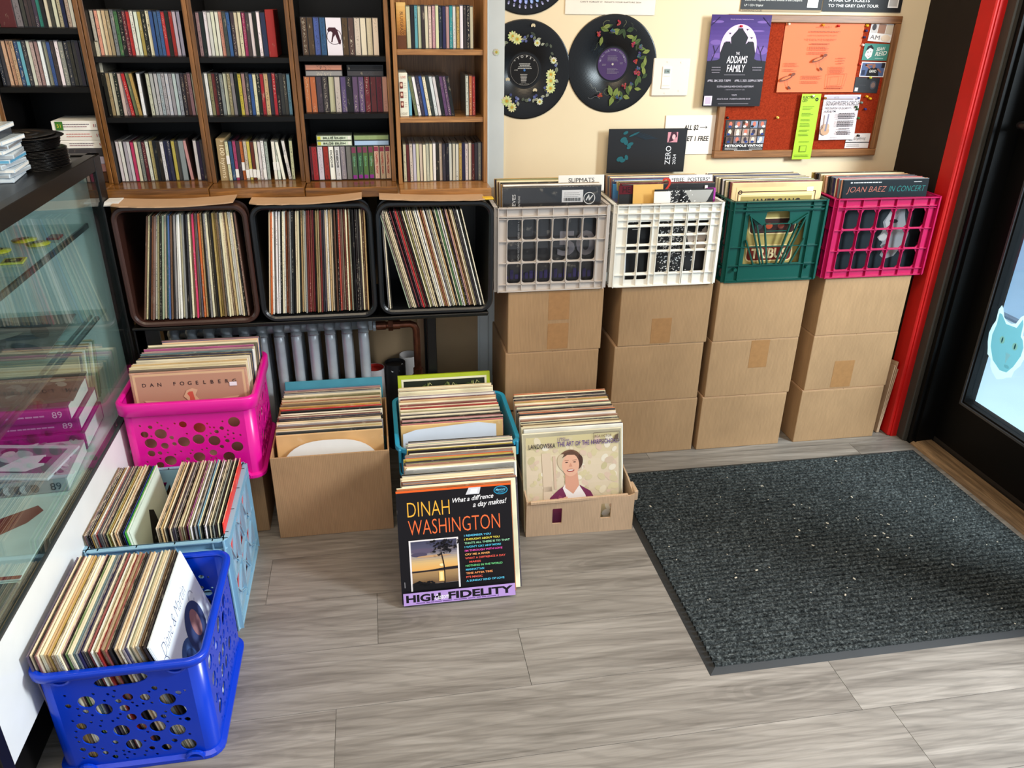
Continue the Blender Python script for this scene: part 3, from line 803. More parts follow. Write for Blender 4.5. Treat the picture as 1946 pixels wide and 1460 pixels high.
    mb = MB(); loops(mb, [(-.003, H), (.013, H), (.013, H - .003), (-.003, H - .003)], W, Dp, .012, mat, n=3, close=True)
    mb.obj('rim', t)
    mb = MB(); loops(mb, [(0, .0), (.010, 0), (.010, .003), (0, .003)], W, Dp, .012, mat, n=3, close=True); mb.obj('foot_rim', t)
    mb = MB(); loops(mb, [(0, H - .03), (.011, H - .03), (.011, H - .027), (0, H - .027)], W, Dp, .012, mat, n=3, close=True); mb.obj('upper_rib', t)
    mb = MB(); mb.box(-W / 2 + .003, W / 2 - .003, -Dp / 2 + .003, Dp / 2 - .003, .002, .006, mat); mb.obj('base', t)

# ------------------------------------------------------------------ cardboard boxes in four columns
def card_box(x0, x1, y0, y1, z0, z1, label, tape=None, rz=0, group='closed cardboard boxes in four columns'):
    cx, cy = (x0 + x1) / 2, (y0 + y1) / 2; a, b, h = (x1 - x0) / 2, (y1 - y0) / 2, z1 - z0
    t = empty('cardboard_box', (cx, cy, z0), label, 'box', group, rz)
    mb = MB(); bm = bmesh.new(); bmesh.ops.create_cube(bm, size=1)
    for v in bm.verts: v.co = Vector((v.co.x * 2 * a, v.co.y * 2 * b, (v.co.z + .5) * (h - .002)))
    bmesh.ops.bevel(bm, geom=bm.edges[:], offset=.003, segments=2, affect='EDGES', profile=.6)
    for v in bm.verts:
        q = 1 - (v.co.z / h - .5) ** 2 * 4
        v.co.y += -.003 * q * (v.co.y < 0)
    mb.bm(bm, CARD); carton = mb.obj('carton', t)
    mb = MB()
    mb.box(-a + .001, -.001, -b + .0005, b, h - .002, h - .0003, KRAFT); mb.box(.001, a - .001, -b + .0005, b, h - .002, h - .0003, KRAFT)
    mb.obj('top_flap', t)
    for tp in (tape or []):
        u0, u1, v0, v1 = tp
        mb = MB(); mb.box(-a + u0 * 2 * a, -a + u1 * 2 * a, -b - .0008, -b + .002, v0 * h, v1 * h, TAPE); mb.obj('tape', carton)
    return t
BX = [(.409, .729), (.788, 1.108), (1.131, 1.456), (1.518, 1.846)]
desc = ['column under the grey crate', 'column under the white crate', 'column under the green crate', 'column under the magenta crate']
ht = .2165
tapes = {(0, 2): [(.42, .64, .52, .985), (.42, .64, .04, .46)], (1, 2): [(.36, .58, .03, .45)], (2, 1): [(.46, .67, .5, .985)], (3, 1): [(.31, .55, .03, .52)]}
for ci, (xa, xb) in enumerate(BX):
    for li in range(3):
        j = rnd.uniform(-.004, .004)
        extra = ' with brown tape on its front' if (ci, li) in tapes else ''
        card_box(xa + j - (.006 if li < 2 else 0), xb + j - (.004 if li < 2 else 0), 2.392 + rnd.uniform(-.003, .003), 2.688, li * ht, (li + 1) * ht,
                 f'cardboard box{extra}, ' + ['bottom', 'middle', 'top'][li] + ' of the ' + desc[ci], tapes.get((ci, li)))
card_box(-.735, -.382, 2.112, 2.42, 0, .218, 'cardboard box on the floor supporting the pink crate', None, 0, None)
# folded cardboard leaning in the gap by the red post
mb = MB()
for i, (dx, h) in enumerate(((0, .285), (.006, .30), (.011, .27))):
    M = Matrix.Translation((1.872 + dx * .6, 2.50, .002)) @ Matrix.Rotation(R(2.0 + i), 4, 'Y')
    pts = [(-.09, 0), (.09, 0), (.09, h * .9), (.03, h), (-.02, h * .96), (-.09, h)]
    mb.panel(pts, [], .003, CARD2, M @ Matrix.Rotation(R(90), 4, 'Z'))
tag(mb.obj('folded_cardboard'), 'folded cardboard scraps wedged between boxes and red post', 'cardboard')

# ------------------------------------------------------------------ four milk crates on the boxes, with records
CZ = .6505; CY = 2.392; CD = .285; CH = .272
cr_specs = [('grey', (196, 186, 178), .372, .718, 'light grey grid milk crate at the left end of the box columns'),
            ('white', (236, 232, 222), .752, 1.098, 'white grid milk crate between the grey and green crates'),
            ('green', (8, 74, 64), 1.142, 1.462, 'dark green milk crate with fan shaped slots'),
            ('pink', (178, 12, 78), 1.505, 1.872, 'magenta milk crate at the right end beside the red post')]
for kd, rgb, xa, xb, lb in cr_specs:
    t = empty('milk_crate', ((xa + xb) / 2, CY + CD / 2, CZ), lb, 'crate', 'milk crates on the cardboard boxes')
    grid_crate(t, xb - xa, CD, CH, plastic(kd + '_crate_plastic', rgb, .35), kd)
ZB = CZ + .0075
T1 = row_y(pal('white white beige charcoal tan black white cream grey brown beige charcoal grey navy gold', 17), .552, 2.418, 2.545, ZB, 2, 13, 'in the grey milk crate', 'records in the grey milk crate', zj=.006)
T2 = row_y(pal('charcoal maroon yellow black olive tan black blue cream black purple cream red cream brown cream tan gold salmon black', 22), .935, 2.43, 2.57, ZB, 3, 14, 'in the white milk crate', 'records in the white milk crate', zj=.004)
T3 = row_y(pal('beige maroon black beige cream olive black white tan brown cream navy grey tan salmon gold cream red', 24), 1.298, 2.412, 2.575, ZB, 2, 14, 'in the green milk crate', 'records in the green milk crate', zj=.004)
T4 = row_y(pal('charcoal salmon sky red cream navy navy charcoal black peach tan yellow beige grey olive black black brown gold cream', 23), 1.70, 2.418, 2.55, ZB, 3, 9, 'in the magenta milk crate', 'records in the magenta milk crate', zj=.004, xj=.006, spread=-.03)

def front_print(rec, pr, name='cover_print', eps=.0034):
    pr.obj(name, rec, (0, -eps, 0), (1, 0, 0), (0, 0, 1))
H0 = LPW
# grey crate, front: black pack of sleeves
r = T1[0]; r.color = lin((46, 44, 46)); r['label'] = 'black pack of record sleeves with a large grey 50, front of grey crate'
pr = Print()
pr.rect(.03, .262, .098, .30, (226, 224, 226)); pr.lines(.036, .29, .055, 3, .006, .002, (150, 150, 150)); 
for i in range(16): pr.rect(.036 + i * .0035, .266, .0375 + i * .0035 + (i % 3) * .0005, .276, (60, 60, 60))
pr.ring(.118, .274, .0165, .019, (226, 224, 222), 32); pr.line([(.108, .268), (.116, .284), (.118, .268), (.128, .282)], .0035, (226, 224, 222)); pr.text('AUDIO', .118, .247, .006, (226, 224, 222), .024, 'c')
pr.text('SLEEVES', -.118, .228, .011, (226, 224, 222), .062, 'l', R(90)); pr.text('12 INCH RECORD SLEEVES WITH A SMOOTH OUTLINE', -.104, .07, .006, (206, 204, 202), .215, 'l', R(90))
pr.text('50', .02, .095, .075, (122, 118, 124), .125, 'l', 0, 0, .03)
for i in range(18): pr.rect(-.15 + i * .016, .02, -.139 + i * .016, .03 + .02 * abs(math.sin(i * 1.7)), (52, 42, 92))
front_print(r, pr)
mb = MB(); mb.box(-.072, .075, -.0005, .0005, .318, .334, PAPER)
mb = MB(); mb.cbox(-.075, .075, -.0006, .0006, 0, .05, .0004, PAPER)
t = mb.obj('divider_card'); t.matrix_world = Matrix.Translation((.655, 2.478, ZB + .290)) @ Matrix.Rotation(R(-8), 4, 'X'); tag(t, 'white divider card reading SLIPMATS in the grey crate', 'card')
pr = Print(); pr.text('SLIPMATS', 0, .028, .013, (40, 38, 40), .085, 'c'); pr.obj('lettering', t, (0, -.0008, 0))
mb = MB(); mb.box(-.156, .156, -.0032, .0032, .002, .318, CLEARPL)
o = mb.obj('clear_sleeve'); o.matrix_world = Matrix.Translation((.545, 2.408, ZB)) @ Matrix.Rotation(R(-2), 4, 'X'); tag(o, 'clear plastic outer sleeve at the front of the grey crate', 'sleeve')

# white crate front items
def flat_item(name, label, cat, x, y, z, w_, h, t, rgb, lean=6, rough=.5, col=True, group=None):
    mb = MB(); mb.cbox(-w_ / 2, w_ / 2, -t / 2, t / 2, 0, h, min(.0006, t / 3), plain('card_' + name + str(len(_M)), rgb, rough, wear=.06))
    o = mb.obj(name); o.matrix_world = Matrix.Translation((x, y, z)) @ Matrix.Rotation(R(-lean), 4, 'X'); tag(o, label, cat, group); return o
r = T2[0]; r.color = lin((40, 38, 40)); r['label'] = 'black record cover with red S curl at the top, in the white crate'
pr = Print(); pr.text('2', -.025, .284, .05, (196, 60, 48), .034); front_print(r, pr)
o = flat_item('record_sleeve', 'black and white speckled record cover at the front of the white crate', 'record', .985, 2.412, ZB, .2, .300, .003, (24, 23, 24), 4)
pr = Print(); g = random.Random(3)
for i in range(520):
    x = g.gauss(-.03, .028); z = g.uniform(.01, .295); s = g.uniform(.001, .0035)
    if abs(x) < .095: pr.poly([(x - s, z), (x, z - s * g.uniform(.3, 1)), (x + s, z + s * .3), (x + s * .2, z + s)], (226, 224, 222), .0003)
pr.poly([(.0, .296), (.03, .25), (.06, .243), (.08, .262), (.097, .296)], (168, 166, 162)); pr.poly([(-.012, .3), (-.022, .2), (.0, .19), (.012, .22), (.02, .24), (.004, .27)], (22, 21, 22))
pr.ell(.055, .155, .034, .05, (196, 180, 168)); pr.ell(.06, .12, .03, .02, (206, 190, 176)); pr.ell(.045, .19, .04, .03, (28, 26, 26)); pr.ell(.036, .165, .006, .004, (40, 36, 34)); pr.ell(.066, .165, .006, .004, (40, 36, 34)); pr.ell(.052, .13, .01, .003, (120, 70, 66))
pr.obj('cover_print', o, (0, -.0019, 0))
o = flat_item('record_sleeve', 'dark record cover with JD McPHERSON lettering at left front of white crate', 'record', .90, 2.426, ZB, .26, .312, .003, (22, 21, 22), 4)
pr = Print(); pr.rect(-.114, 0, -.094, .25, (232, 232, 236)); pr.text('JD McPHERSON', -.078, .196, .009, (230, 228, 226), .1); pr.text('10 10', -.078, .178, .01, (210, 208, 206), .03); pr.rect(-.078, .170, -.05, .172, (210, 208, 206))
pr.rect(-.13, .285, -.0, .312, (90, 24, 34)); pr.text('HE', -.118, .29, .018, (30, 20, 20), .026); pr.obj('cover_print', o, (0, -.0019, 0))
o = flat_item('poster_card', 'yellow edged white card behind the dark cover in the white crate', 'card', .865, 2.4335, ZB + .25, .10, .065, .001, (226, 176, 92), 6)
o = flat_item('poster_card', 'plain white card standing in the white crate', 'card', .905, 2.4085, ZB + .235, .055, .062, .0008, (236, 230, 224), 6)
o = flat_item('record_sleeve', 'violet sleeve at the right front of the white crate', 'record', 1.078, 2.42, ZB, .034, .300, .003, (168, 40, 150), 4)
o = flat_item('poster_tube_edge', 'white upright sleeve edge beside the violet sleeve', 'sleeve', 1.062, 2.4215, ZB, .010, .308, .003, (236, 234, 230), 4)
o = flat_item('hand_lettered_sign', 'white hand lettered FREE POSTERS sign in the white crate', 'sign', 1.018, 2.455, ZB + .255, .148, .082, .001, (238, 236, 236), 12)
pr = Print(); pr.text('*FREE  POSTERS*', 0, .062, .012, (34, 30, 34), .132, 'c', .01); pr.line([(-.074, .02), (.074, .022)], .0006, (170, 168, 168)); pr.obj('lettering', o, (0, -.0008, 0))
o = flat_item('record_sleeve', 'record cover with blue to violet dusk sky, back left of the white crate', 'record', .885, 2.4525, ZB, .25, .318, .003, (42, 40, 66), 8)
pr = Print(); pr.grad(-.122, .2, .122, .31, [(60, 50, 66), (150, 90, 120), (74, 122, 168), (64, 128, 176)]); pr.obj('cover_print', o, (0, -.0019, 0))

# green crate front: cream and olive cover
r = T3[0]; r.color = lin((222, 190, 138)); r['label'] = 'cream framed olive record cover lettered JAMES GANG, front of green crate'
pr = Print(); a = .142
pr.rect(-a, .01, a, .3, (228, 196, 140)); pr.line([(-.135, .285), (.135, .285), (.135, .02), (-.135, .02), (-.135, .285)], .003, (84, 54, 40)); pr.line([(-.128, .278), (.128, .278), (.128, .027), (-.128, .027), (-.128, .278)], .0018, (240, 224, 190))
pr.rect(-.124, .0, .124, .27, (162, 142, 82)); pr.ring(-.128, .284, .004, .007, (60, 40, 34), 20); pr.rect(.104, .284, .126, .298, (236, 220, 214))
pr.text('JAMES GANG', 0, .236, .026, (52, 44, 38), .168, 'c', 0, 0, .03)
for z0, c1 in ((.15, (60, 32, 28)), (.058, (112, 36, 28))):
    pr.poly([(x, z + z0 + .022) for x, z in rrect(.166, .056, .016, 4)][::1], (222, 196, 140)); pr.poly([(x, z + z0 + .022) for x, z in rrect(.158, .048, .013, 4)], c1)
pr.rect(-.045, .156, .045, .188, (46, 30, 28)); pr.ell(-.012, .172, .012, .01, (176, 74, 44)); pr.ell(.03, .172, .012, .01, (120, 60, 50)); pr.ell(-.05, .172, .014, .012, (66, 62, 66))
pr.text('TRIBUS', 0, .064, .032, (228, 204, 156), .128, 'c', 0, 0, .035)
for s in (-1, 1):
    for q in range(3): pr.ell(s * (.094 + q * .004), .166 + q * .01, .006, .0025, (60, 48, 34), 10, s * .7)
front_print(r, pr)
# magenta crate front
r = T4[0]; r.color = lin((30, 42, 48)); r['label'] = 'dark blue-black record cover lettered JOAN BAEZ IN CONCERT, front of magenta crate'
pr = Print(); pr.rect(-.155, .002, .155, .312, (20, 28, 33))
pr.text('JOAN BAEZ', -.142, .272, .019, (176, 104, 88), .145, 'l', 0, .25, -.012); pr.text('IN CONCERT', .012, .272, .019, (44, 124, 120), .135, 'l', 0, .25, -.012)
pr.lines(-.12, .302, .12, 1, .01, .003, (200, 200, 200)); pr.lines(.1, .302, .04, 1, .01, .003, (170, 170, 170)); pr.ell(-.128, .3035, .004, .002, (240, 240, 240))
pr.poly([(.06, .245), (.085, .236), (.09, .19), (.1, .16), (.118, .13), (.11, .08), (.09, .07), (.075, .05), (.04, .04), (.022, .055), (.03, .075), (.018, .088), (.024, .10), (-.0, .118), (.012, .13), (.02, .15), (.012, .17), (.03, .2), (.04, .23)], (118, 118, 120))
pr.poly([(.03, .2), (.06, .24), (.07, .2), (.05, .16), (.03, .15), (.02, .17)], (156, 152, 152)); pr.poly([(.0, .118), (.024, .132), (.04, .12), (.03, .105), (.012, .106)], (160, 156, 154))
pr.ell(.052, .172, .016, .007, (34, 34, 38), 16, -.1); pr.ell(.034, .088, .012, .005, (70, 62, 66), 16, .2); pr.poly([(.1, .24), (.15, .24), (.15, .02), (.12, .05), (.112, .1), (.12, .14), (.098, .19)], (16, 20, 24))
front_print(r, pr)

# poster standing behind the white crate
t = empty('poster', (.931, 2.672, .965), 'black landscape poster with teal faces reading ZERO 2024, standing behind the white crate', 'poster')
mb = MB(); mb.box(-.139, .139, 0, .002, 0, .146, plain('poster_black_card', (20, 18, 20), .4)); mb.obj('poster_board', t)
pr = Print()
pr.rect(.07, .1, .106, .134, (206, 140, 150)); pr.poly([(.074, .1), (.082, .134), (.1, .134), (.104, .12), (.09, .105)], (70, 40, 52)); pr.ell(.092, .118, .006, .009, (232, 180, 180))
pr.text('ZERO', .086, .026, .019, (228, 226, 230), .062, 'l', R(90)); pr.text('2024', .106, .026, .011, (228, 226, 230), .034, 'l', R(90))
for (u, v, a, b) in ((-.08, .133, .009, .005), (-.086, .11, .012, .009), (-.078, .103, .008, .01), (-.062, .095, .012, .006), (-.066, .085, .008, .005), (-.095, .047, .012, .008), (-.072, .052, .006, .009), (-.084, .042, .01, .006), (-.05, .128, .02, .003)):
    pr.ell(u, v, a, b, (36, 92, 100), 14, .4)
for i in range(8): pr.line([(-.055 + i * .006, .126 - i * .002), (-.03 + i * .009, .136 - i * .003)], .001, (40, 62, 78))
pr.obj('poster_print', t, (0, 0, 0))

# ------------------------------------------------------------------ wall-hung things
def wall_vinyl(x, z, label_, kind):
    M = Matrix(((1, 0, 0, x), (0, 0, -1, YW - .0022), (0, 1, 0, z), (0, 0, 0, 1)))
    t = empty('decorated_record', None, label_, 'record', None, M=M)
    mb = MB(); n = 96
    mb.lathe([(.0036, 0), (.0036, .0016), (.049, .0016), (.0505, .0012), (.058, .0012), (.0585, .0017), (.1465, .0017), (.150, .0014), (.151, .0007), (.150, 0)], VINYL, n, close=True)
    mb.obj('disc', t, True)
    pr = Print(.00004); g = random.Random(5)
    def leaf(u, v, a, b, rot, c): 
        pts = [(u + math.cos(rot) * a * q - math.sin(rot) * b * w_, v + math.sin(rot) * a * q + math.cos(rot) * b * w_) for q, w_ in ((-1, 0), (-.5, -.7), (.1, -.9), (.6, -.5), (1.1, 0), (.6, .5), (.1, .9), (-.5, .7))]
        pr.poly(pts, c); pr.line([pts[0], pts[4]], .0006, tuple(max(0, q - 60) for q in c))
    def flower(u, v, r_, c=(226, 226, 160)):
        for q in range(11):
            a = 2 * math.pi * q / 11; pr.ell(u + math.cos(a) * r_ * .62, v + math.sin(a) * r_ * .62, r_ * .42, r_ * .2, tuple(x_ + g.randint(-14, 10) for x_ in c), 10, a)
        pr.ell(u, v, r_ * .45, r_ * .45, (196, 200, 112), 14); pr.ell(u, v, r_ * .25, r_ * .25, (214, 160, 60), 12)
    if kind == 'flowers':
        L = Print()
        pr.ell(0, 0, .049, .049, (24, 22, 22), 48); pr.ring(0, 0, .0455, .0462, (150, 146, 142))
        for ch, an in zip('*TOPS*', (138, 120, 102, 80, 62, 44)):
            pr.text(ch, math.cos(R(an)) * .038, math.sin(R(an)) * .038, .0075, (230, 228, 224), None, 'c', R(an - 90))
        pr.text('LONG PLAYING', 0, -.043, .003, (170, 166, 160), .03, 'c'); pr.text('A SIDE', -.028, -.001, .003, (220, 218, 214), None, 'c')
        pr.lines(-.026, .018, .054, 4, .0045, .0022, (200, 198, 194), .4, 'c'); pr.lines(-.014, -.014, .024, 6, .0045, .0022, (190, 186, 182), .4, 'c')
        pr.ell(0, 0, .0035, .0035, (70, 120, 190), 14)
        for q in range(46):
            a = R(q * 360 / 46 + g.uniform(-3, 3)); rr_ = g.uniform(.088, .112)
            if 250 < q * 360 / 46 < 255: continue
            leaf(math.cos(a) * rr_, math.sin(a) * rr_, g.uniform(.006, .010), g.uniform(.004, .006), g.uniform(0, 6.28), g.choice([(130, 136, 112), (92, 98, 84), (168, 170, 150), (70, 78, 66)]))
        for q in range(34):
            a = R(g.uniform(0, 360)); rr_ = g.uniform(.086, .112); pr.ell(math.cos(a) * rr_, math.sin(a) * rr_, .0045, .0045, g.choice([(92, 100, 150), (120, 128, 170), (70, 74, 120)]), 12)
        for (an, rr_, s) in ((112, .108, .016), (106, .096, .016), (352, .087, .016), (340, .092, .016), (328, .102, .016), (238, .11, .017), (250, .12, .015)): flower(math.cos(R(an)) * rr_, math.sin(R(an)) * rr_, s)
        for (an, rr_) in ((65, .09), (150, .108), (18, .098), (298, .108)): flower(math.cos(R(an)) * rr_, math.sin(R(an)) * rr_, .0105, (226, 226, 196))
        for an, rr_ in ((80, .135), (205, .062), (300, .068)):
            for s in (-1, 1): pr.ell(math.cos(R(an)) * rr_ + s * .003, math.sin(R(an)) * rr_, .0035, .0055, (222, 206, 170), 10, s * .5)
    elif kind == 'berries':
        pr.ell(0, 0, .0495, .0495, (86, 60, 110), 48)
        txt = '*IN ALL YOUR FAMILY FAVORITES*'
        for i, ch in enumerate(txt):
            an = 172 - i * (164 / (len(txt) - 1)); 
            if ch != ' ': pr.text(ch, math.cos(R(an)) * .0405, math.sin(R(an)) * .0405, .0055, (168, 158, 180), .0042, 'c', R(an - 90))
        pr.lines(-.018, .024, .036, 5, .0036, .0015, (150, 136, 156), .3); pr.lines(-.018, -.014, .042, 5, .0036, .0015, (150, 136, 156), .4)
        pr.lines(-.036, -.001, .015, 2, .0036, .0015, (150, 136, 156), .3); pr.lines(.024, .004, .012, 2, .0036, .0015, (150, 136, 156), .3)
        pr.ell(0, 0, .0036, .0036, (226, 214, 200), 14)
        for q in range(26):
            an = 108 - q * 7.4; rr_ = .107 + g.uniform(-.012, .012); a = R(an)
            leaf(math.cos(a) * rr_, math.sin(a) * rr_, g.uniform(.011, .016), g.uniform(.006, .009), g.uniform(0, 6.28), g.choice([(120, 138, 66), (66, 84, 48), (92, 112, 60), (150, 160, 80)]))
        for an, rr_ in ((122, .082), (104, .116), (88, .1), (90, .1)): leaf(math.cos(R(an)) * rr_, math.sin(R(an)) * rr_, .014, .007, R(-100 if an == 122 else 200), (140, 152, 76))
        for an, rr_ in ((268, .082), (272, .112), (280, .09)): leaf(math.cos(R(an)) * rr_, math.sin(R(an)) * rr_, .018, .009, R(110 if an == 268 else 250), (140, 156, 78))
        for (u, v, c) in ((-.054, .09, 1), (.012, .123, 1), (-.008, .1, 2), (.064, .062, 1), (.074, .01, 1), (.088, .055, 2), (.086, .03, 2), (.086, -.012, 2), (.08, -.022, 1), (.09, -.028, 1), (.042, -.066, 1), (.065, -.062, 2), (.02, -.1, 2), (.032, -.104, 2), (-.04, -.094, 1)):
            base = (150, 44, 46) if c == 1 else (62, 70, 96)
            for q in range(14):
                a = g.uniform(0, 6.28); rr_ = g.uniform(0, .0068); pr.ell(u + math.cos(a) * rr_, v + math.sin(a) * rr_ * 1.2, .003, .003, tuple(max(0, b_ + g.randint(-20, 50)) for b_ in base), 8)
        def curl(pts, w_=.0009, c=(150, 150, 110)): pr.line(pts, w_, c)
        curl([(-.03 + .016 * math.cos(q * .5) * (1 - q * .04), .118 + .014 * math.sin(q * .5) * (1 - q * .04)) for q in range(2, 12)])
        curl([(-.078 + q * .004, -.06 - q * .003 + .004 * math.sin(q * 1.6)) for q in range(11)], c=(170, 170, 160)); curl([(-.08 + q * .005, -.102 - .004 * math.sin(q * .9)) for q in range(9)], c=(140, 140, 140))
        curl([(.03 + .004 * math.sin(q), .132 - q * .004) for q in range(6)]); curl([(.05 + q * .003 + .003 * math.sin(q * 1.5), .124 - q * .004) for q in range(7)], c=(90, 96, 70))
        curl([(-.05 - q * .002 + .002 * math.sin(q * 1.3), .075 - q * .004) for q in range(9)], c=(96, 104, 74))
        curl([(.02 + .06 * math.sin(q * .12), -.12 + .006 * q) for q in range(10)], c=(96, 110, 60)); curl([(-.016 + .011 * math.cos(q * .6), -.084 + .011 * math.sin(q * .6)) for q in range(10)], c=(120, 130, 90))
    else:
        for ri, (rr_, n_, a, b) in enumerate(((.128, 44, .006, .0035), (.108, 40, .013, .0055), (.085, 34, .010, .005), (.066, 28, .008, .004))):
            for q in range(n_):
                t_ = 2 * math.pi * q / n_; f = .5 + .5 * math.cos(t_ - .3)
                c = (int(130 - 60 * f), int(110 + 40 * f), int(190 - 10 * f)) if ri else (130, 130, 170)
                pr.ell(math.cos(t_) * rr_, math.sin(t_) * rr_, a, b, c, 12, t_ + .2)
                pr.ell(math.cos(t_) * (rr_ + a * .5), math.sin(t_) * (rr_ + a * .5), a * .4, b * .7, tuple(min(255, x_ + 70) for x_ in c), 10, t_)
        pr.ell(0, 0, .05, .05, (40, 44, 60), 40)
    pr.c = [tuple(q * (.62 if kind == 'berries' else .8) for q in c_[:3]) + (1,) for c_ in pr.c]
    pr.obj('painted_decoration' if kind != 'waves' else 'dotted_pattern', t, (0, 0, .0018), (1, 0, 0), (0, 1, 0))
wall_vinyl(.503, 1.293, 'black vinyl record painted with pale yellow flowers, on the wall', 'flowers')
wall_vinyl(.796, 1.312, 'black vinyl record painted with berries and green leaves, purple centre label', 'berries')
wall_vinyl(.502, 1.606, 'black vinyl record with blue and violet wave dots, cut by the top edge', 'waves')

# timer switch plate
t = empty('timer_switch', (1.0, YW, 1.272), 'white double wall plate with a digital timer switch', 'switch')
mb = MB(); wp = plastic('white_switch_plastic', (226, 212, 196), .4)
mb.cbox(-.064, .064, -.007, 0, -.059, .059, .0025, wp); mb.obj('plate', t)
mb = MB(); mb.cbox(-.032, .0, -.0095, -.006, -.036, .034, .001, plastic('switch_face', (234, 222, 206), .35)); tf = mb.obj('timer_face', t)
mb = MB(); mb.box(-.026, -.006, -.0102, -.0094, .012, .026, plain('lcd_grey', (140, 150, 146), .3)); mb.obj('display', tf)
pr = Print(); pr.text('5 46', -.016, .016, .006, (50, 56, 52), .012, 'c'); pr.line([(-.028, .004), (-.004, .004)], .0006, (160, 150, 140)); pr.line([(-.028, -.026), (-.004, -.026)], .0006, (160, 150, 140)); pr.obj('display_digits', t, (0, -.0102, 0))
for x, z in ((-.016, .048), (.032, .046), (-.016, -.05), (.032, -.042)):
    mb = MB(); mb.cyl((x, -.006, z), (x, -.0082, z), .003, wp, 10); mb.obj('screw', t)

def sheet(name, label, cat, cx, z0, w_, h, rgb, y=YW - .003, group=None, tilt=0, curl=None):
    """thin paper fixed on the wall; origin bottom centre"""
    t = empty(name, (cx, y, z0), label, cat, group); t.rotation_euler = (0, R(tilt), 0)
    mb = MB(); m = plain('paper_%d_%d_%d' % rgb, rgb, .6, wear=.03)
    if curl:
        nx, nz = 8, 8; vs_ = []; fs = []
        for j in range(nz + 1):
            for i in range(nx + 1):
                u = i / nx; v = j / nz; lift = curl * ((1 - v) ** 2) * (1.0 - .4 * u) + .0006
                xx = -w_ / 2 + w_ * u; vs_.append((xx, -lift, h * v)); 
        for j in range(nz):
            for i in range(nx): a = j * (nx + 1) + i; fs.append((a, a + 1, a + nx + 2, a + nx + 1))
        mb.add(vs_, fs, m); b = len(vs_)
        mb.add([(x, y_ + .0005, z) for x, y_, z in vs_], [f[::-1] for f in fs], m)
    else: mb.box(-w_ / 2, w_ / 2, -.0006, 0, 0, h, m)
    mb.obj('sheet', t); return t
def pp(t, pr, y=-.0007): return pr.obj('print', t, (0, y, 0))
t = sheet('paper_sign', 'white sheet with small typed line, top centre of the wall', 'sign', .778, 1.459, .296, .14, (232, 220, 206))
pr = Print(); pr.text("CAN'T FORGET IT  WHAT'S YOUR RAPTURE 2024", 0, .034, .004, (90, 84, 82), .2, 'c'); pp(t, pr)
t = sheet('paper_sign', 'white sign reading ALL $2, GET 1 FREE, behind the black poster', 'sign', 1.088, 1.02, .18, .13, (236, 224, 212))
pr = Print(); pr.text('ALL $2', -.022, .082, .016, (28, 24, 26), .052, 'l', 0, .12, .02); pr.line([(.036, .09), (.062, .09)], .0018, (28, 24, 26)); pr.line([(.056, .094), (.062, .09), (.056, .086)], .0014, (28, 24, 26))
pr.text('5 GET 1 FREE', -.036, .045, .016, (28, 24, 26), .108, 'l', 0, .12, .02); pp(t, pr)
t = sheet('small_poster', 'black flyer with white text ending LP CD Digital, above the cork board', 'poster', 1.36, 1.474, .286, .16, (24, 20, 22))
pr = Print(); pr.text('Electronic Highlife and Afro Sounds in the Diaspora', -.13, .032, .0058, (232, 228, 222), .2); pr.text('LP / CD / Digital', -.13, .016, .0058, (232, 228, 222), .064)
pr.rect(.09, .014, .128, .045, (226, 222, 220)); pr.rect(.094, .018, .124, .041, (190, 186, 184)); pr.rect(-.143, 0, .143, .006, (160, 140, 110)); pr.text('YAAMANZ-CLUB', -.138, 0.0, .006, (60, 50, 40), .07); pp(t, pr)
t = sheet('small_poster', 'black flyer about a pair of tickets, above right of the cork board', 'poster', 1.65, 1.477, .288, .16, (22, 20, 22))
pr = Print(); pr.text('A PAIR OF TICKETS', -.125, .03, .0085, (234, 230, 228), .148, 'l', 0, 0, .015); pr.text('TO THE GREY DAY TOUR', -.125, .014, .0085, (234, 230, 228), .184, 'l', 0, 0, .015)
pr.rect(.092, .014, .13, .052, (226, 222, 220)); pr.rect(.096, .018, .126, .048, (180, 176, 174)); pp(t, pr)

# cork board
bx0, bx1, bz0, bz1 = 1.178, 1.797, 1.008, 1.466
t = empty('cork_board', ((bx0 + bx1) / 2, YW - .006, bz0), 'rust red pin board in a light wood frame', 'notice board')
a = (bx1 - bx0) / 2; h = bz1 - bz0
kf = N('rust_felt', .95, 0, .1); nn = kf.noise(kf.coord(), 240, 3); kf.base(kf.ramp(nn.outputs[0], [(.3, lin((122, 36, 16))), (.7, lin((152, 50, 24)))])); kf.bump(nn.outputs[0], .4, .001)
mb = MB(); mb.box(-a + .01, a - .01, -.006, 0, .01, h - .01, kf.m); mb.obj('felt_panel', t)
fw = .024
for nm, (xa, xb, za, zb) in dict(b=(-a, a, 0, fw), t=(-a, a, h - fw, h), l=(-a, -a + fw, fw, h - fw), r=(a - fw, a, fw, h - fw)).items():
    mb = MB(); mb.cbox(xa, xb, -.016, .004, za, zb, .002, FRAME_X if nm in 'bt' else wood('board_frame_wood_upright', (120, 78, 44), (168, 118, 74), 'z')); mb.obj('frame_rail', t)
YB = YW - .0135
def pin(x, z, rgb, label, y=YB - .002):
    mb = MB(); M = Matrix.Translation((x, y, z)) @ Matrix.Rotation(R(90), 4, 'X') @ Matrix.Rotation(R(rnd.uniform(-12, 12)), 4, 'Y')
    mb.lathe([(.0001, .0), (.0042, .0), (.0042, .001), (.0022, .002), (.0020, .005), (.0036, .0065), (.0038, .008), (.0001, .0082)], plastic('pin_%d_%d_%d' % rgb, rgb, .3), 10, M)
    tag(mb.obj('push_pin', None, True), label, 'push pin', 'push pins on the cork board')
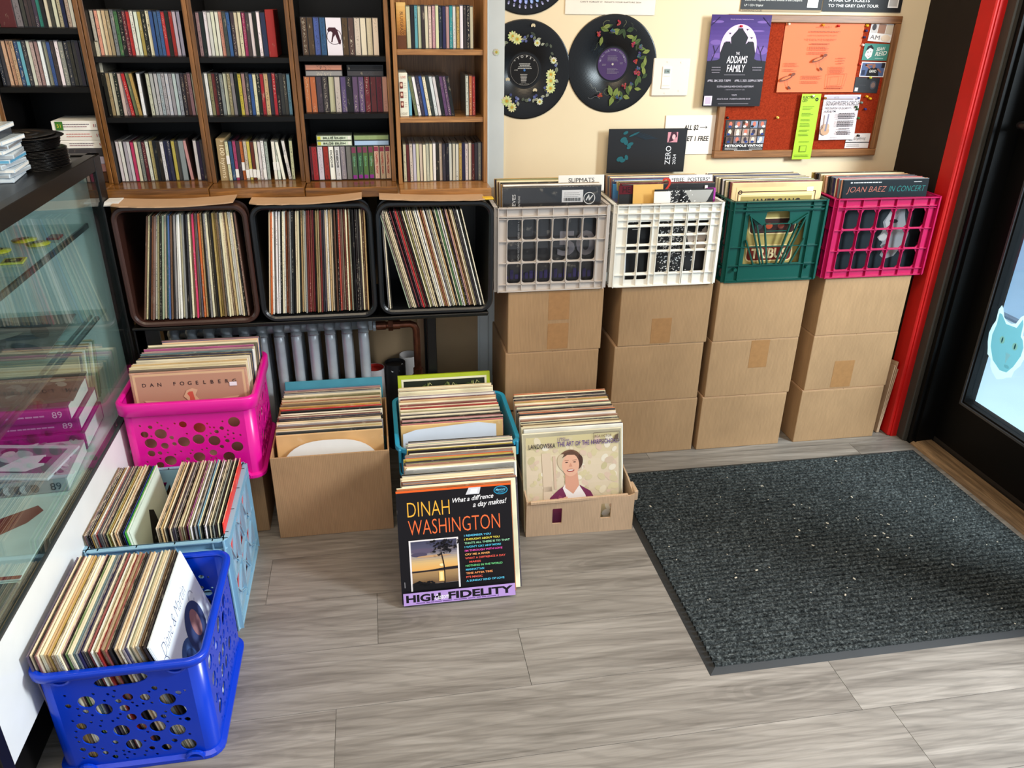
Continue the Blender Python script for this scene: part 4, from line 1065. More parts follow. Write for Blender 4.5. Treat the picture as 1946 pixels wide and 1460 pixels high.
# poster with moon and dark house
t = sheet('event_poster', 'purple and black event poster reading THE ADDAMS FAMILY, upper left of the pin board', 'poster', 1.217, 1.181, .208, .283, (30, 27, 30), YW - .0245)
pr = Print(); pr.grad(-.104, .14, .104, .283, [(84, 66, 124), (92, 66, 132), (72, 46, 116), (58, 36, 98)])
for (u, v, a_, b_) in ((-.08, .262, .02, .004), (.075, .262, .02, .004), (.06, .235, .025, .003), (-.08, .2, .02, .008), (.085, .175, .02, .012), (-.06, .16, .03, .008)): pr.ell(u, v, a_, b_, (112, 82, 150))
pr.ell(0, .185, .064, .07, (214, 184, 212), 40)
pr.poly([(-.104, .0), (.104, 0), (.104, .143), (.07, .146), (.06, .15), (.056, .14), (-.056, .14), (-.06, .15), (-.07, .146), (-.104, .143)], (30, 27, 30))
pr.poly([(-.06, .13), (-.062, .168), (-.052, .2), (-.048, .2), (-.048, .203), (-.03, .203), (-.03, .2), (-.027, .195), (-.03, .215), (-.022, .225), (-.01, .238), (-.008, .243), (.008, .243), (.01, .238), (.022, .225), (.03, .215), (.024, .195), (.03, .2), (.03, .203), (.048, .203), (.052, .2), (.062, .168), (.06, .13)], (30, 28, 32))
for u, v in ((-.035, .228), (.042, .215), (.024, .24)): pr.poly([(u - .008, v + .004), (u - .003, v), (u, v + .002), (u + .003, v), (u + .008, v + .003), (u, v - .004)], (50, 36, 60))
for s in (-1, 1):
    pr.line([(s * .09, .14), (s * .08, .17), (s * .088, .19)], .002, (40, 30, 52)); pr.line([(s * .08, .168), (s * .068, .19)], .0014, (40, 30, 52))
    pr.line([(s * .104, .25), (s * .09, .262), (s * .075, .276)], .002, (40, 26, 70))
W_ = (236, 226, 230)
pr.text('THE', 0, .163, .008, W_, .013, 'c'); pr.text('ADDAMS', 0, .137, .022, W_, .072, 'c', 0, .06, .01); pr.text('FAMILY', 0, .11, .022, W_, .064, 'c', 0, .06, .01)
pr.text('SENIOR GLENVILLE MIDDLE SCHOOL', 0, .268, .003, (180, 150, 200), .08, 'c'); pr.lines(-.09, .122, .04, 3, .008, .003, (120, 112, 120), .4, 'c'); pr.lines(.055, .122, .04, 2, .008, .003, (120, 112, 120), .4, 'c')
pr.rect(-.04, .0995, .035, .101, (130, 124, 130)); pr.text('APRIL 3&4, 2025: 7:30PM', -.096, .079, .007, (206, 196, 206), .082); pr.text('APRIL 5, 2025: 2:00PM & 7:30PM', .0, .079, .007, (206, 196, 206), .1)
pr.text('SCOTIA-GLENVILLE HIGH SCHOOL AUDITORIUM', .005, .061, .0055, (206, 196, 206), .13, 'c'); pr.text('1 TARTAN WAY, SCOTIA, NY 12302', .005, .052, .004, (140, 132, 140), .07, 'c')
pr.text('TICKETS', .005, .034, .005, (190, 180, 190), .018, 'c'); pr.text('ADULTS: $12.00   STUDENTS & SENIORS: $10.00', .005, .022, .0048, (190, 180, 190), .12, 'c'); pr.rect(-.05, .008, .06, .0095, (130, 124, 130))
pr.rect(-.101, .004, -.073, .034, (226, 206, 226)); pr.rect(-.097, .008, -.077, .03, (190, 170, 190)); pp(t, pr)
# orange sheet
t = sheet('notice_sheet', 'orange printed notice pinned on the board', 'notice', 1.522, 1.225, .286, .220, (228, 104, 48), YB, None, 0, .006)
O_ = (150, 70, 44); pr = Print()
pr.text('WARNING', -.005, .203, .005, O_, .05, 'c', 0, 0, 0, 1.5); pr.lines(-.06, .19, .12, 1, .007, .002, O_, .1, 'c'); pr.text('HAVE YOU BEEN BETTER TIMES', -.005, .178, .0035, O_, .1, 'c'); pr.text('THE GIRL IN THE WINDOW', -.01, .164, .0055, O_, .11, 'c')
pr.lines(-.045, .152, .07, 1, .007, .003, O_, .05); pr.lines(-.05, .143, .08, 3, .0045, .0014, O_, .2); pr.lines(-.05, .126, .075, 2, .0045, .0014, O_, .2)
pr.lines(-.13, .092, .055, 3, .0045, .0014, O_, .3); pr.lines(-.13, .072, .05, 2, .0045, .0014, O_, .3); pr.lines(-.06, .052, .08, 3, .0045, .0014, O_, .2); pr.lines(-.06, .034, .075, 2, .0045, .0014, O_, .2)
pr.lines(.06, .108, .03, 3, .008, .002, O_, .3, 'c'); pr.lines(.035, .08, .06, 5, .0045, .0014, O_, .2, 'c')
pr.line([(.035, .058), (.105, .06), (.1, .02), (.036, .018), (.035, .058)], .001, O_); pr.line([(.045, .05), (.085, .052), (.084, .024), (.046, .022), (.045, .05)], .0007, O_); pr.lines(.035, .012, .07, 1, .004, .003, O_, .1)
for (cu_, cv_, s_) in ((-.012, .105, 1), (-.118, .045, 1.1)):
    pr.ell(cu_, cv_, .022 * s_, .006 * s_, (110, 58, 40), 18, .35); pr.ell(cu_, cv_ + .001, .016 * s_, .0035 * s_, (214, 112, 66), 18, .35); pr.line([(cu_ + .004, cv_ - .005), (cu_ + .008, cv_ - .02), (cu_ + .014, cv_ - .028)], .001, (110, 58, 40)); pr.ell(cu_ + .016, cv_ - .03, .008, .004, (100, 54, 40), 12, -.6); pr.ell(cu_ + .024, cv_ + .013, .008, .005, (120, 64, 44), 12, .2)
pp(t, pr, -.0085 if False else -.0068)
# lime strip
t = sheet('flyer', 'narrow lime green flyer reading ELECTRIC CITY hanging over the frame', 'flyer', 1.508, 1.0, .071, .22, (162, 200, 20), YW - .0255)
pr = Print(); K = (40, 44, 24); K2 = (96, 116, 30)
pr.text('ELECTRIC', -.031, .205, .008, K, .045, 'l', 0, 0, .02); pr.text('CITY', -.031, .194, .008, K, .02, 'l', 0, 0, .02); pr.ring(.022, .202, .002, .006, K, 16)
for v0, n_ in ((.178, 3), (.156, 3), (.136, 2), (.122, 3), (.1, 2), (.086, 2)): pr.lines(-.026, v0, .046, n_, .0045, .0016, K2, .35)
pr.rect(-.014, .026, .012, .048, K2); pr.rect(-.012, .028, .01, .046, (160, 190, 50)); pr.lines(-.02, .06, .04, 1, .004, .002, K2, .1, 'c'); pr.lines(-.03, .015, .058, 2, .005, .0016, K2, .1); pp(t, pr)
# songwriter sheet
t = sheet('flyer', "white flyer reading SONGWRITER'S CIRCLE with a curled bottom corner", 'flyer', 1.632, 1.066, .138, .150, (222, 208, 210), YB, None, 0, .012)
pr = Print(); pr.rect(-.066, .138, .05, .147, (176, 168, 178)); pr.text('ATE', -.03, .139, .006, (120, 110, 120), .018, 'c'); pr.text("SONGWRITER'S CIRCLE", -.065, .116, .014, (40, 34, 38), .124, 'l', 0, 0, .004); pr.text('FIRST THURSDAY OF THE MONTH', -.066, .104, .006, (40, 34, 38), .1, 'l', 0, 0, .02); pr.text('6:30-8 PM', -.066, .093, .0065, (40, 34, 38), .042, 'l', 0, 0, .02)
pr.lines(-.014, .088, .068, 4, .0055, .003, (50, 44, 48), .15, 'c'); pr.lines(-.014, .062, .068, 4, .0055, .003, (50, 44, 48), .15, 'c'); pr.lines(-.005, .036, .05, 1, .005, .003, (50, 44, 48), .2, 'c'); pr.lines(-.01, .028, .06, 3, .005, .003, (50, 44, 48), .2, 'c')
pr.ell(-.052, .03, .016, .014, (190, 150, 120)); pr.ell(-.05, .045, .012, .011, (196, 160, 130)); pr.poly([(-.055, .03), (-.048, .03), (-.046, .088), (-.052, .088)], (130, 124, 138)); pr.lines(-.03, .008, .04, 2, .005, .001, (120, 110, 110), .2); pp(t, pr, -.0128)
# collage flyer
t = sheet('flyer', 'black flyer with fifteen small photos reading METROPOLIS VINTAGE, lower left of board', 'flyer', 1.287, 1.03, .150, .105, (24, 20, 22), YB)
pr = Print(); g = random.Random(9)
for j in range(3):
    for i in range(5):
        u = -.07 + i * .029; v = .078 - j * .0255; c = g.choice([(150, 130, 120), (110, 100, 110), (190, 170, 160), (90, 70, 60), (130, 140, 160)])
        pr.rect(u, v, u + .026, v + .023, c); pr.ell(u + .013, v + .013, .006, .008, g.choice([(220, 200, 180), (60, 50, 60), (200, 110, 90)])); pr.ell(u + g.uniform(.006, .02), v + .005, .006, .004, g.choice([(40, 60, 120), (30, 26, 30), (220, 214, 206)]))
pr.text('METROPOLIS VINTAGE', 0, .0155, .0075, (234, 228, 222), .14, 'c', 0, 0, .03); pr.lines(-.07, .010, .05, 2, .004, .0018, (190, 184, 180), .1); pr.lines(.02, .010, .05, 2, .004, .0018, (190, 184, 180), .1); pr.lines(-.035, .002, .07, 1, .004, .0018, (190, 184, 180), .1); pp(t, pr)
# cards at the right edge of the board
def card(label, x0, z0, x1, z1, rgb, fn, tilt=0, dy=0, cat='card'):
    t = sheet('business_card', label, cat, (x0 + x1) / 2, z0, x1 - x0, z1 - z0, rgb, YB - dy, None, tilt); pr = Print(); fn(pr, (x1 - x0) / 2, z1 - z0); pp(t, pr)
def f1(p, a, h): p.rect(-a + .003, h * .45, -a * .4, h - .003, (190, 180, 176)); p.ell(-a * .7, h * .75, .008, .01, (60, 54, 56)); p.rect(-a * .34, h * .45, a * .3, h - .003, (150, 110, 90)); p.rect(a * .36, h * .45, a - .003, h - .003, (196, 180, 160)); p.text('AM', -a + .006, .006, .014, (120, 112, 112), .036); p.ell(a * .5, h * .22, a * .4, .01, (222, 200, 176))
card('white card with three small photos and AM monogram, top right of board', 1.686, 1.386, 1.772, 1.444, (226, 216, 210), f1, 4)
def f2(p, a, h): p.poly([(-.036, .03), (-.04, .016), (-.026, .004), (-.014, .012), (-.012, .034), (-.02, .042)], (236, 222, 212)); p.poly([(-.038, .03), (-.034, .044), (-.022, .049), (-.012, .04), (-.012, .034), (-.026, .04)], (24, 24, 26)); p.ell(-.03, .026, .0025, .0014, (30, 30, 30)); p.ell(-.02, .027, .0025, .0014, (30, 30, 30)); p.line([(-.03, .014), (-.024, .012), (-.019, .015)], .0012, (150, 80, 80)); p.text('SEAN', .0, .03, .011, (232, 232, 222), .032, 'l', .1, .3, .01); p.text('REID', -.002, .014, .013, (232, 232, 222), .044, 'l', .1, .3, .01); p.lines(.0, .006, .04, 1, .004, .0015, (190, 220, 210))
card('teal card reading SEAN REID with a cartoon head', 1.678, 1.327, 1.772, 1.380, (56, 128, 114), f2, 1)
def f3(p, a, h): p.rect(-a + .003, .003, a - .003, h - .003, (78, 92, 130)); p.poly([(-.022, .003), (-.018, .026), (-.004, .03), (.014, .03), (.022, .02), (.026, .003)], (26, 22, 26)); p.ell(.002, .035, .006, .0075, (150, 100, 80)); p.line([(-.012, .028), (-.03, .038), (-.006, .04)], .005, (150, 96, 76)); p.line([(.018, .026), (.032, .016)], .005, (150, 96, 76)); p.text('GAWD', .001, .014, .009, (232, 228, 222), .026, 'c', 0, 0, .02); p.rect(-.04, .006, -.028, .022, (40, 46, 70)); p.rect(.03, .03, .043, .046, (40, 36, 44))
card('photo card of a person in a black sweater with raised arms', 1.680, 1.274, 1.772, 1.322, (232, 226, 222), f3, 1)
def f4(p, a, h): p.ell(.024, .026, .012, .014, (70, 70, 78)); p.ell(.024, .026, .008, .009, (120, 96, 88)); p.rect(-.042, .004, -.03, .016, (200, 196, 194)); p.lines(-.03, .024, .03, 1, .004, .001, (80, 76, 80))
card('black card with a small round emblem, below the photo card', 1.668, 1.222, 1.760, 1.272, (22, 20, 24), f4, 2)
def f5(p, a, h): p.rect(-a, h * .36, a, h * .42, (30, 26, 28)); p.text('LE', -a + .012, h * .52, .009, (40, 36, 40), .012); p.text('Amplifying', -.02, h * .55, .01, (150, 140, 140), .05, 'l', .05, .3); p.lines(-a + .006, h * .22, .05, 2, .005, .0014, (140, 132, 132), .3)
card('pale card with script lettering at the bottom right of the board', 1.676, 1.034, 1.768, 1.085, (222, 212, 208), f5, 0)
for x, z, rgb, lb, yy in ((1.216, 1.430, (190, 20, 40), 'red push pin at the top of the purple poster', YW - .0255), (1.388, 1.438, (226, 196, 170), 'pale push pin in the top left corner of the orange notice', 0), (1.51, 1.436, (226, 140, 30), 'amber push pin at the top centre of the orange notice', 0), (1.566, 1.434, (190, 30, 24), 'dark red push pin at the top right of the orange notice', 0),
                          (1.671, 1.436, (226, 170, 30), 'yellow push pin beside the top white card', 0), (1.672, 1.42, (40, 40, 90), 'navy push pin below the topmost yellow pin', 0), (1.668, 1.4, (30, 30, 70), 'dark navy push pin left of the white card', 0), (1.67, 1.376, (230, 200, 190), 'white push pin at the corner of the teal card', 0),
                          (1.722, 1.272, (200, 196, 70), 'olive yellow push pin on the black card', 0), (1.722, 1.21, (232, 170, 20), 'yellow push pin below the black card', 0), (1.736, 1.203, (236, 184, 20), 'second yellow push pin below the black card', 0), (1.706, 1.19, (110, 130, 120), 'grey green push pin near the right of the board', 0),
                          (1.688, 1.176, (40, 80, 40), 'dark green push pin, left one of the pair', 0), (1.694, 1.168, (34, 72, 36), 'dark green push pin, right one of the pair', 0), (1.726, 1.168, (46, 42, 110), 'blue push pin at the right of the board', 0), (1.706, 1.138, (50, 100, 50), 'green push pin lowest of the right cluster', 0),
                          (1.398, 1.142, (226, 190, 90), 'pale yellow push pin alone on the red felt', 0), (1.214, 1.143, (30, 26, 34), 'black push pin above the collage flyer', 0), (1.285, 1.128, (232, 226, 226), 'white push pin on the collage flyer', 0), (1.512, 1.214, (238, 230, 214), 'white push pin on the lime flyer', YW - .0245),
                          (1.69, 1.205, (50, 70, 130), 'blue push pin at the corner of the songwriter flyer', 0), (1.566, 1.205, (190, 140, 80), 'tan push pin at the left corner of the songwriter flyer', 0), (1.718, 1.078, (20, 18, 22), 'black push pin on the pale bottom card', 0), (1.672, 1.315, (190, 40, 30), 'red push pin left of the photo card', 0)):
    pin(x, z, rgb, lb, (yy or YB - .0015))

# ------------------------------------------------------------------ CD racks
CDH, CDD = .1165, .135
_cd = {}
def cd_mesh(kind):
    """front (spine) at y=0 facing -y; unit width in x, scaled per case"""
    if kind in _cd: return _cd[kind]
    mb = MB(); h = CDH if kind == 'cd' else .1005; d = CDD if kind == 'cd' else .064
    w_ = .0098 if kind == 'cd' else .0168; a = w_ / 2
    mb.box(-a + .0002, a - .0002, 0, d, 0, h, JEWEL)
    b = a * (.30 if kind == 'cd' else .26); m = .003 if kind == 'cd' else .002
    mb.add([(-a + b, -.0004, m), (a - b * .4, -.0004, m), (a - b * .4, -.0004, h - m), (-a + b, -.0004, h - m)], [(0, 1, 2, 3)], CDSPINE)
    _cd[kind] = mb.mesh(kind + '_case'); return _cd[kind]
def book_mesh(h, d):
    mb = MB(); mb.cbox(-.5, .5, 0, d, 0, h, .0015, SPINE); return mb.mesh('box_set')
def cd_row(seq, x0, z, y, where, group, kind='cd', lean=None, wdef=None):
    """seq: colour words; 'name*k' repeats; '_n' gap of n mm; 'name@mm' = wide item"""
    items = []
    for s in words(seq):
        if s[0] == '_': items.append((None, float(s[1:]) / 1000)); continue
        c, k = (s.split('*') + ['1'])[:2]; wd = wdef or (.0101 if kind == 'cd' else .0172)
        if '@' in c: c, q = c.split('@'); wd = float(q) / 1000
        items += [(c, wd)] * int(k)
    x = x0; n = 0; out = []
    for i, (c, wd) in enumerate(items):
        if c is None: x += wd; continue
        n += 1
        nm = 'cd_case' if kind == 'cd' else 'cassette_case'
        wide = wd > .02 and kind == 'cd'
        if wide: 
            mb = MB(); mb.cbox(-wd / 2, wd / 2, 0, CDD, 0, CDH + .006, .001, SPINE); o = mb.obj('box_set'); 
        else:
            o = D.objects.new(nm, cd_mesh(kind)); COL.objects.link(o); o.scale.x = wd / (.0101 if kind == 'cd' else .0172)
        M = Matrix.Translation((x + wd / 2, y + rnd.uniform(-.003, .003), z)); ln = 0
        if lean and lean[0] <= n - 1 < lean[1]: M = M @ Matrix.Rotation(R(lean[2]), 4, 'Y')
        else: M = M @ Matrix.Rotation(R(rnd.uniform(-.4, .4)), 4, 'Y')
        o.matrix_world = M @ Matrix.Diagonal((o.scale.x, 1, 1 if kind != 'cd' or wide else rnd.uniform(.985, 1.015), 1))
        cc = P[c]; gm = sum(cc) / 3; dk = rnd.uniform(.78, 1.0); o.color = lin([max(0, min(255, (q * .82 + gm * .18) * dk + rnd.uniform(-9, 9))) for q in cc])
        thing_ = 'box set' if wide else ('CD case' if kind == 'cd' else 'cassette')
        tag(o, f'{c} {thing_}, {ordn(n)} from left, {where}', 'box set' if wide else ('CD' if kind == 'cd' else 'cassette'), group)
        out.append(o); x += wd
    return out

YR, YC, YBk = 2.482, 2.512, 2.685
def rack(xa, xb, zb, shelves, top, label, mz, mx, inner, base=True, lp=.012, name='cd_rack', backmat=None, sh_mat=None, base_l=None, base_r=None):
    t = empty(name, ((xa + xb) / 2, YR, zb), label, 'rack', 'media racks standing on the record crates' if base else None)
    cx = (xa + xb) / 2; hw = (xb - xa) / 2
    def b(nm, x0, x1, y0, y1, z0, z1, m, c=.001):
        mb = MB(); mb.cbox(x0 - cx, x1 - cx, y0 - YR, y1 - YR, z0 - zb, z1 - zb, c, m); return mb.obj(nm, t)
    b('side_panel', xa, xa + lp, YR, YBk, zb, top, mz); b('side_panel', xb - lp, xb, YR, YBk, zb, top, mz)
    b('back_panel', xa + lp, xb - lp, YBk - .004, YBk, zb, top, backmat or inner)
    for q in (xa + lp, xb - lp - .0006): b('side_lining', q, q + .0006, YR + .002, YBk - .004, zb, top, inner, .0001) if inner is BLACKSHELF else None
    for z in shelves: b('shelf', xa + lp, xb - lp, YR + .006, YBk - .004, z - .015, z, sh_mat or inner)
    if base:
        y0 = YR - .078 if base_l is None else base_l
        b('base', xa - (.012 if base_r is None else base_r), xb + .001, y0, YBk, zb - .03, zb, mx, .0025)
        for x in (xa + .03, xb - .03):
            for y in (y0 + .03, YBk - .03):
                mb = MB(); mb.cyl((x - cx, y - YR, -.0405), (x - cx, y - YR, -.03), .010, mz, 14); mb.obj('foot', t, True)
    return t
TOPZ = 1.72
rack(-1.000, -.744, 1.001, [1.411, 1.263], TOPZ, 'leftmost dark oak CD rack, partly hidden by the display case', OAK_Z, OAK_X, BLACKSHELF, base_r=0)
rack(-.742, -.470, .998, [1.3404, 1.1822], TOPZ, 'dark oak CD rack, second from the left', OAK_Z, OAK_X, BLACKSHELF)
rack(-.469, -.2015, .995, [1.3402, 1.1815], TOPZ, 'dark oak CD rack, third from the left', OAK_Z, OAK_X, BLACKSHELF, base_r=-.001)
rack(-.200, .069, .990, [1.345, 1.1886], TOPZ, 'dark oak rack filled with cassettes', OAK_Z, OAK_X, BLACKSHELF, base_r=-.001)
rack(.077, .352, .981, [1.3636, 1.176], TOPZ, 'light oak CD rack at the right end', OAKL_Z, OAKL_X, OAKL_X, base_r=.001, base_l=2.40, backmat=OAKL_Z)

cd_row('blue brown cream maroon@40 grey@18 charcoal*4 teal black cream charcoal cream cream navy cream white olive', -.985, 1.411, YC, 'top shelf of the leftmost rack', 'CDs in the leftmost rack', lean=(0, 3, -14))
cd_row('charcoal charcoal peach peach peach blue sky charcoal white rose rose white sage blue charcoal white grey@13 charcoal*8 cream', -.985, 1.263, YC, 'middle shelf of the leftmost rack', 'CDs in the leftmost rack')
cd_row('cream salmon cream tan tan grey green black maroon red white white gold black cream blue*3 red black red lilac lilac', -.728, 1.3404, YC, 'top visible shelf of the second rack', 'CDs in the second rack')
cd_row('black tan cream black cream rose red olive gold white _14 cream silver*8 charcoal brown rose cream red black', -.728, 1.1822, YC, 'middle shelf of the second rack', 'CDs in the second rack', lean=(5, 9, -5))
cd_row('white white lilac white pink cream grey maroon white tan black black white navy navy yellow charcoal grey@17 _4 rose _10 white navy charcoal', -.728, .998, YC, 'bottom shelf of the second rack', 'CDs in the second rack', lean=(18, 19, -4))
cd_row('rose black white*4 salmon charcoal blue charcoal cream cream pink charcoal white black white navy@15 red@23', -.456, 1.3402, YC, 'top visible shelf of the third rack', 'CDs in the third rack')
cd_row('white olive maroon black grey cream olive grey black yellow rose charcoal blue cream black red tan@13 charcoal red black charcoal charcoal sky', -.456, 1.1815, YC, 'middle shelf of the third rack', 'CDs in the third rack')
B3 = cd_row('tan@25 cream blue pink charcoal orange cream yellow maroon cream white white silver _10 white white _3 white _8 white cream', -.450, .995, YC, 'bottom shelf of the third rack', 'CDs in the third rack', lean=(15, 17, -6))
pr = Print(); pr.text('100 hymns', -.002, .104, .0125, (244, 226, 190), .095, 'l', R(-90)); pr.text('3', .002, .119, .009, (244, 226, 190), None, 'l', R(-90)); pr.obj('lettering', B3[0], (-.002, -.0006, 0))
for k in (1, 3, 5, 6, 7, 8, 9, 11, 13, 14, 16):
    mb = MB(); z = rnd.choice([.008, .01, .03, .05]); mb.box(-.0045, .0045, -.0016, -.0006, z, z + .024, PAPER); mb.obj('price_sticker', B3[k])
cassr = cd_row('brown brown blue blue _44 brown brown cream*4', -.176, 1.345, YC, 'top visible row of the cassette rack', 'cassettes in the cassette rack', 'cassette')
o = MB(); o.cbox(-.0215, .0215, 0, .016, 0, .1, .0006, JEWEL); o = o.obj('cassette_case'); o.location = (-.0845, YC - .004, 1.345); o.color = lin((210, 206, 216)); tag(o, 'white cassette facing out with a black round emblem', 'cassette')
pr = Print(); pr.rect(-.021, .001, .021, .099, (222, 216, 226)); pr.ring(0, .05, .0192, .0208, (60, 34, 44), 40); pr.ring(0, .05, .0, .0, (0, 0, 0), 3)
pr.poly([(-.016, .062), (-.018, .068), (-.014, .074), (.004, .074), (.01, .066), (.018, .036), (.016, .030), (.012, .031), (.003, .056), (.001, .052), (-.002, .05), (-.006, .036), (-.010, .035), (-.008, .042), (-.004, .06), (-.008, .064)], (62, 32, 42))
pr.obj('cover_print', o, (0, -.0006, 0))
cd_row('orange orange charcoal charcoal cream cream purple black purple purple maroon maroon maroon salmon', -.182, 1.1886, YC, 'middle row of the cassette rack', 'cassettes in the cassette rack', 'cassette')
cb = cd_row('maroon@6 red lilac red white white grey grey green green green green peach peach peach', -.185, .992, YC, 'bottom row of the cassette rack', 'cassettes in the cassette rack', 'cassette', wdef=.0168)
for k, s in ((4, 'DOECHII'), (5, 'DOECHII')):
    pr = Print(); pr.text(s, -.0026, .088, .006, (40, 38, 36), .05, 'l', R(-90), 0, .02); pr.obj('lettering', cb[k], (-.0002, -.0006, 0))
for k in (12, 13, 14):
    pr = Print(); pr.text('CHAPPELL ROAN', -.0026, .08, .006, (170, 60, 54), .062, 'l', R(-90), 0, .02); pr.rect(-.006, .084, .006, .097, (140, 60, 80)); pr.obj('lettering', cb[k], (-.0002, -.0006, 0))
for k in (8, 9, 10, 11):
    pr = Print(); pr.rect(-.006, .08, .006, .097, (120, 60, 84)); pr.rect(-.006, .003, .006, .014, (130, 50, 130)); pr.text('Sabrina', -.002, .07, .006, (120, 190, 150), .03, 'l', R(-90)); pr.obj('lettering', cb[k], (-.0002, -.0006, 0))
def flat_cassette(x, z, c, label, txt=None, y=YC):
    mb = MB(); a = .0525; h = .0155
    mb.cbox(-a, a, 0, .064, 0, h, .0006, JEWEL); mb.add([(-a + .002, -.0004, .002), (a - .002, -.0004, .002), (a - .002, -.0004, h - .002), (-a + .002, -.0004, h - .002)], [(0, 1, 2, 3)], CDSPINE)
    o = mb.obj('cassette_case'); o.location = (x, y, z); o.color = lin(P.get(c, c) if isinstance(c, str) else c); tag(o, label, 'cassette', 'cassettes lying on top of the rows')
    if txt: 
        pr = Print(); pr.rect(-.049, .003, -.04, h - .003, (196, 190, 60)); pr.rect(.04, .003, .047, h - .003, (230, 230, 220)); pr.text(txt, 0, .005, .0055, (50, 60, 50), .065, 'c', 0, 0, .02); pr.obj('lettering', o, (0, -.0006, 0))
    return o
zt = 1.1886 + .1008
flat_cassette(-.122, zt, 'grey', 'pale cassette lying under the salmon one in the cassette rack'); flat_cassette(-.122, zt + .0158, 'salmon', 'salmon cassette lying on top of the left middle pile')
flat_cassette(-.004, zt, 'charcoal', 'charcoal cassette, lower of the right middle pile'); flat_cassette(-.004, zt + .0158, 'black', 'black cassette on top of the right middle pile')
zt = .992 + .1008
flat_cassette(-.108, zt, (206, 220, 196), 'lower pale green cassette lettered BILLIE EILISH', 'BILLIE EILISH'); flat_cassette(-.108, zt + .0158, (206, 220, 196), 'upper pale green cassette lettered BILLIE EILISH', 'BILLIE EILISH')
flat_cassette(.002, zt, (166, 194, 226), 'pale blue cassette, lower of the right bottom pile'); flat_cassette(.002, zt + .0158, (140, 160, 110), 'olive green cassette on top of the right bottom pile')
Q1 = cd_row('gold@28 cream@13 black sky cream charcoal cream cream rose cream navy navy rose teal white gold white charcoal black cream', .092, 1.3636, YC, 'top visible shelf of the light oak rack', 'CDs in the light oak rack')
pr = Print(); pr.rect(-.013, .0, .013, .036, (96, 60, 40)); pr.grad(-.013, .036, .013, .122, [(150, 100, 50), (196, 140, 70), (214, 176, 110)]); pr.text('BLUEGRASS', -.003, .098, .009, (84, 52, 36), .06, 'l', R(-90)); pr.text('FOLK', .006, .05, .007, (110, 70, 44), .03, 'l', R(-90)); pr.obj('lettering', Q1[0], (0, -.0006, 0))
Q2 = cd_row('white@26 sky _8 olive white charcoal blue cream charcoal white white black purple purple black _32 white orange red', .092, 1.176, YC, 'middle shelf of the light oak rack', 'CDs in the light oak rack', lean=(2, 14, -9))
pr = Print()
for i in range(3): pr.rect(-.010, .026 + i * .027, -.001, .044 + i * .027, (120, 60, 54)); pr.ell(-.0055, .036 + i * .027, .003, .005, (226, 190, 170)); pr.lines(.002, .04 + i * .027, .008, 3, .006, .001, (150, 140, 140), .2)
pr.text('LOVE', -.006, .108, .007, (190, 50, 50), .014); pr.text('3 CD SET', -.009, .006, .006, (120, 116, 110), .018); pr.obj('lettering', Q2[0], (0, -.0006, 0))
cd_row('cream maroon cream lilac cream cream cream cream cream white black beige charcoal black white cream white gold navy white cream maroon charcoal grey charcoal', .094, .981, YC, 'bottom shelf of the light oak rack', 'CDs in the light oak rack')

# stack of box sets on the leftmost rack base
z = 1.0015
for i, (h, c, lb) in enumerate(((.03, 'brown', 'dark disc box at the bottom of the box set stack'), (.022, 'rose', 'rose coloured box above the dark one in the stack'), (.022, 'lilac', 'pale pink flat box in the middle of the box set stack'), (.022, 'charcoal', 'dark photo covered box in the box set stack'),
                             (.022, 'white', 'white box set, lowest of three'), (.028, 'white', 'white box set, middle of three'), (.026, 'white', 'white box set with a green patch, topmost'))):
    mb = MB(); w_ = .060 if i > 2 else .056; mb.cbox(-w_, w_, 0, .12, 0, h - .0008, .001, SPINE if i in (0, 3) else SLEEVE); o = mb.obj('box_set'); o.location = (-.814 + (.012 - .003 * i), YC - .012 + rnd.uniform(-.006, .006), z); o.color = lin(P[c]); tag(o, lb, 'box set', 'stacked box sets beside the display case')
    if c == 'white':
        pr = Print(); pr.lines(-.03, h * .6, .07, 1, .005, .0018, (120, 110, 120) if i != 5 else (200, 110, 100), .1); pr.lines(-.03, h * .36, .07, 1, .005, .0018, (150, 110, 120) if i != 5 else (200, 110, 100), .1); pr.rect(.05, h * .35, .052, h * .65, (160, 60, 70)); pr.rect(.055, h * .35, .057, h * .65, (120, 110, 120))
        if i == 6: pr.rect(-.05, 0.001, -.03, h - .002, (66, 120, 50)); pr.text('51', -.046, h * .3, .009, (214, 200, 60), .010)
        pr.obj('print', o, (0, -.0006, 0))
    z += h

# ------------------------------------------------------------------ steel shelf, crates on their side, cardboard sheets, radiator
t = empty('steel_shelf_stand', (-.2, 2.36, 0), 'black steel shelf stand carrying the sideways record crates', 'shelf')
def sb(nm, x0, x1, y0, y1, z0, z1, m=METALBLACK, c=.002):
    mb = MB(); mb.cbox(x0 + .2, x1 + .2, y0 - 2.36, y1 - 2.36, z0, z1, c, m); return mb.obj(nm, t)
for x, y in ((-.73, 2.352), (.147, 2.468), (-.73, 2.64), (.147, 2.64)): sb('leg', x, x + .030, y, y + .03, 0, .592)
sb('shelf_top', -.735, .336, 2.345, 2.675, .592, .600); sb('front_rail', -.735, .336, 2.356, 2.36, .584, .593)
sb('side_plate', -.735, -.66, 2.352, 2.356, .46, .592)

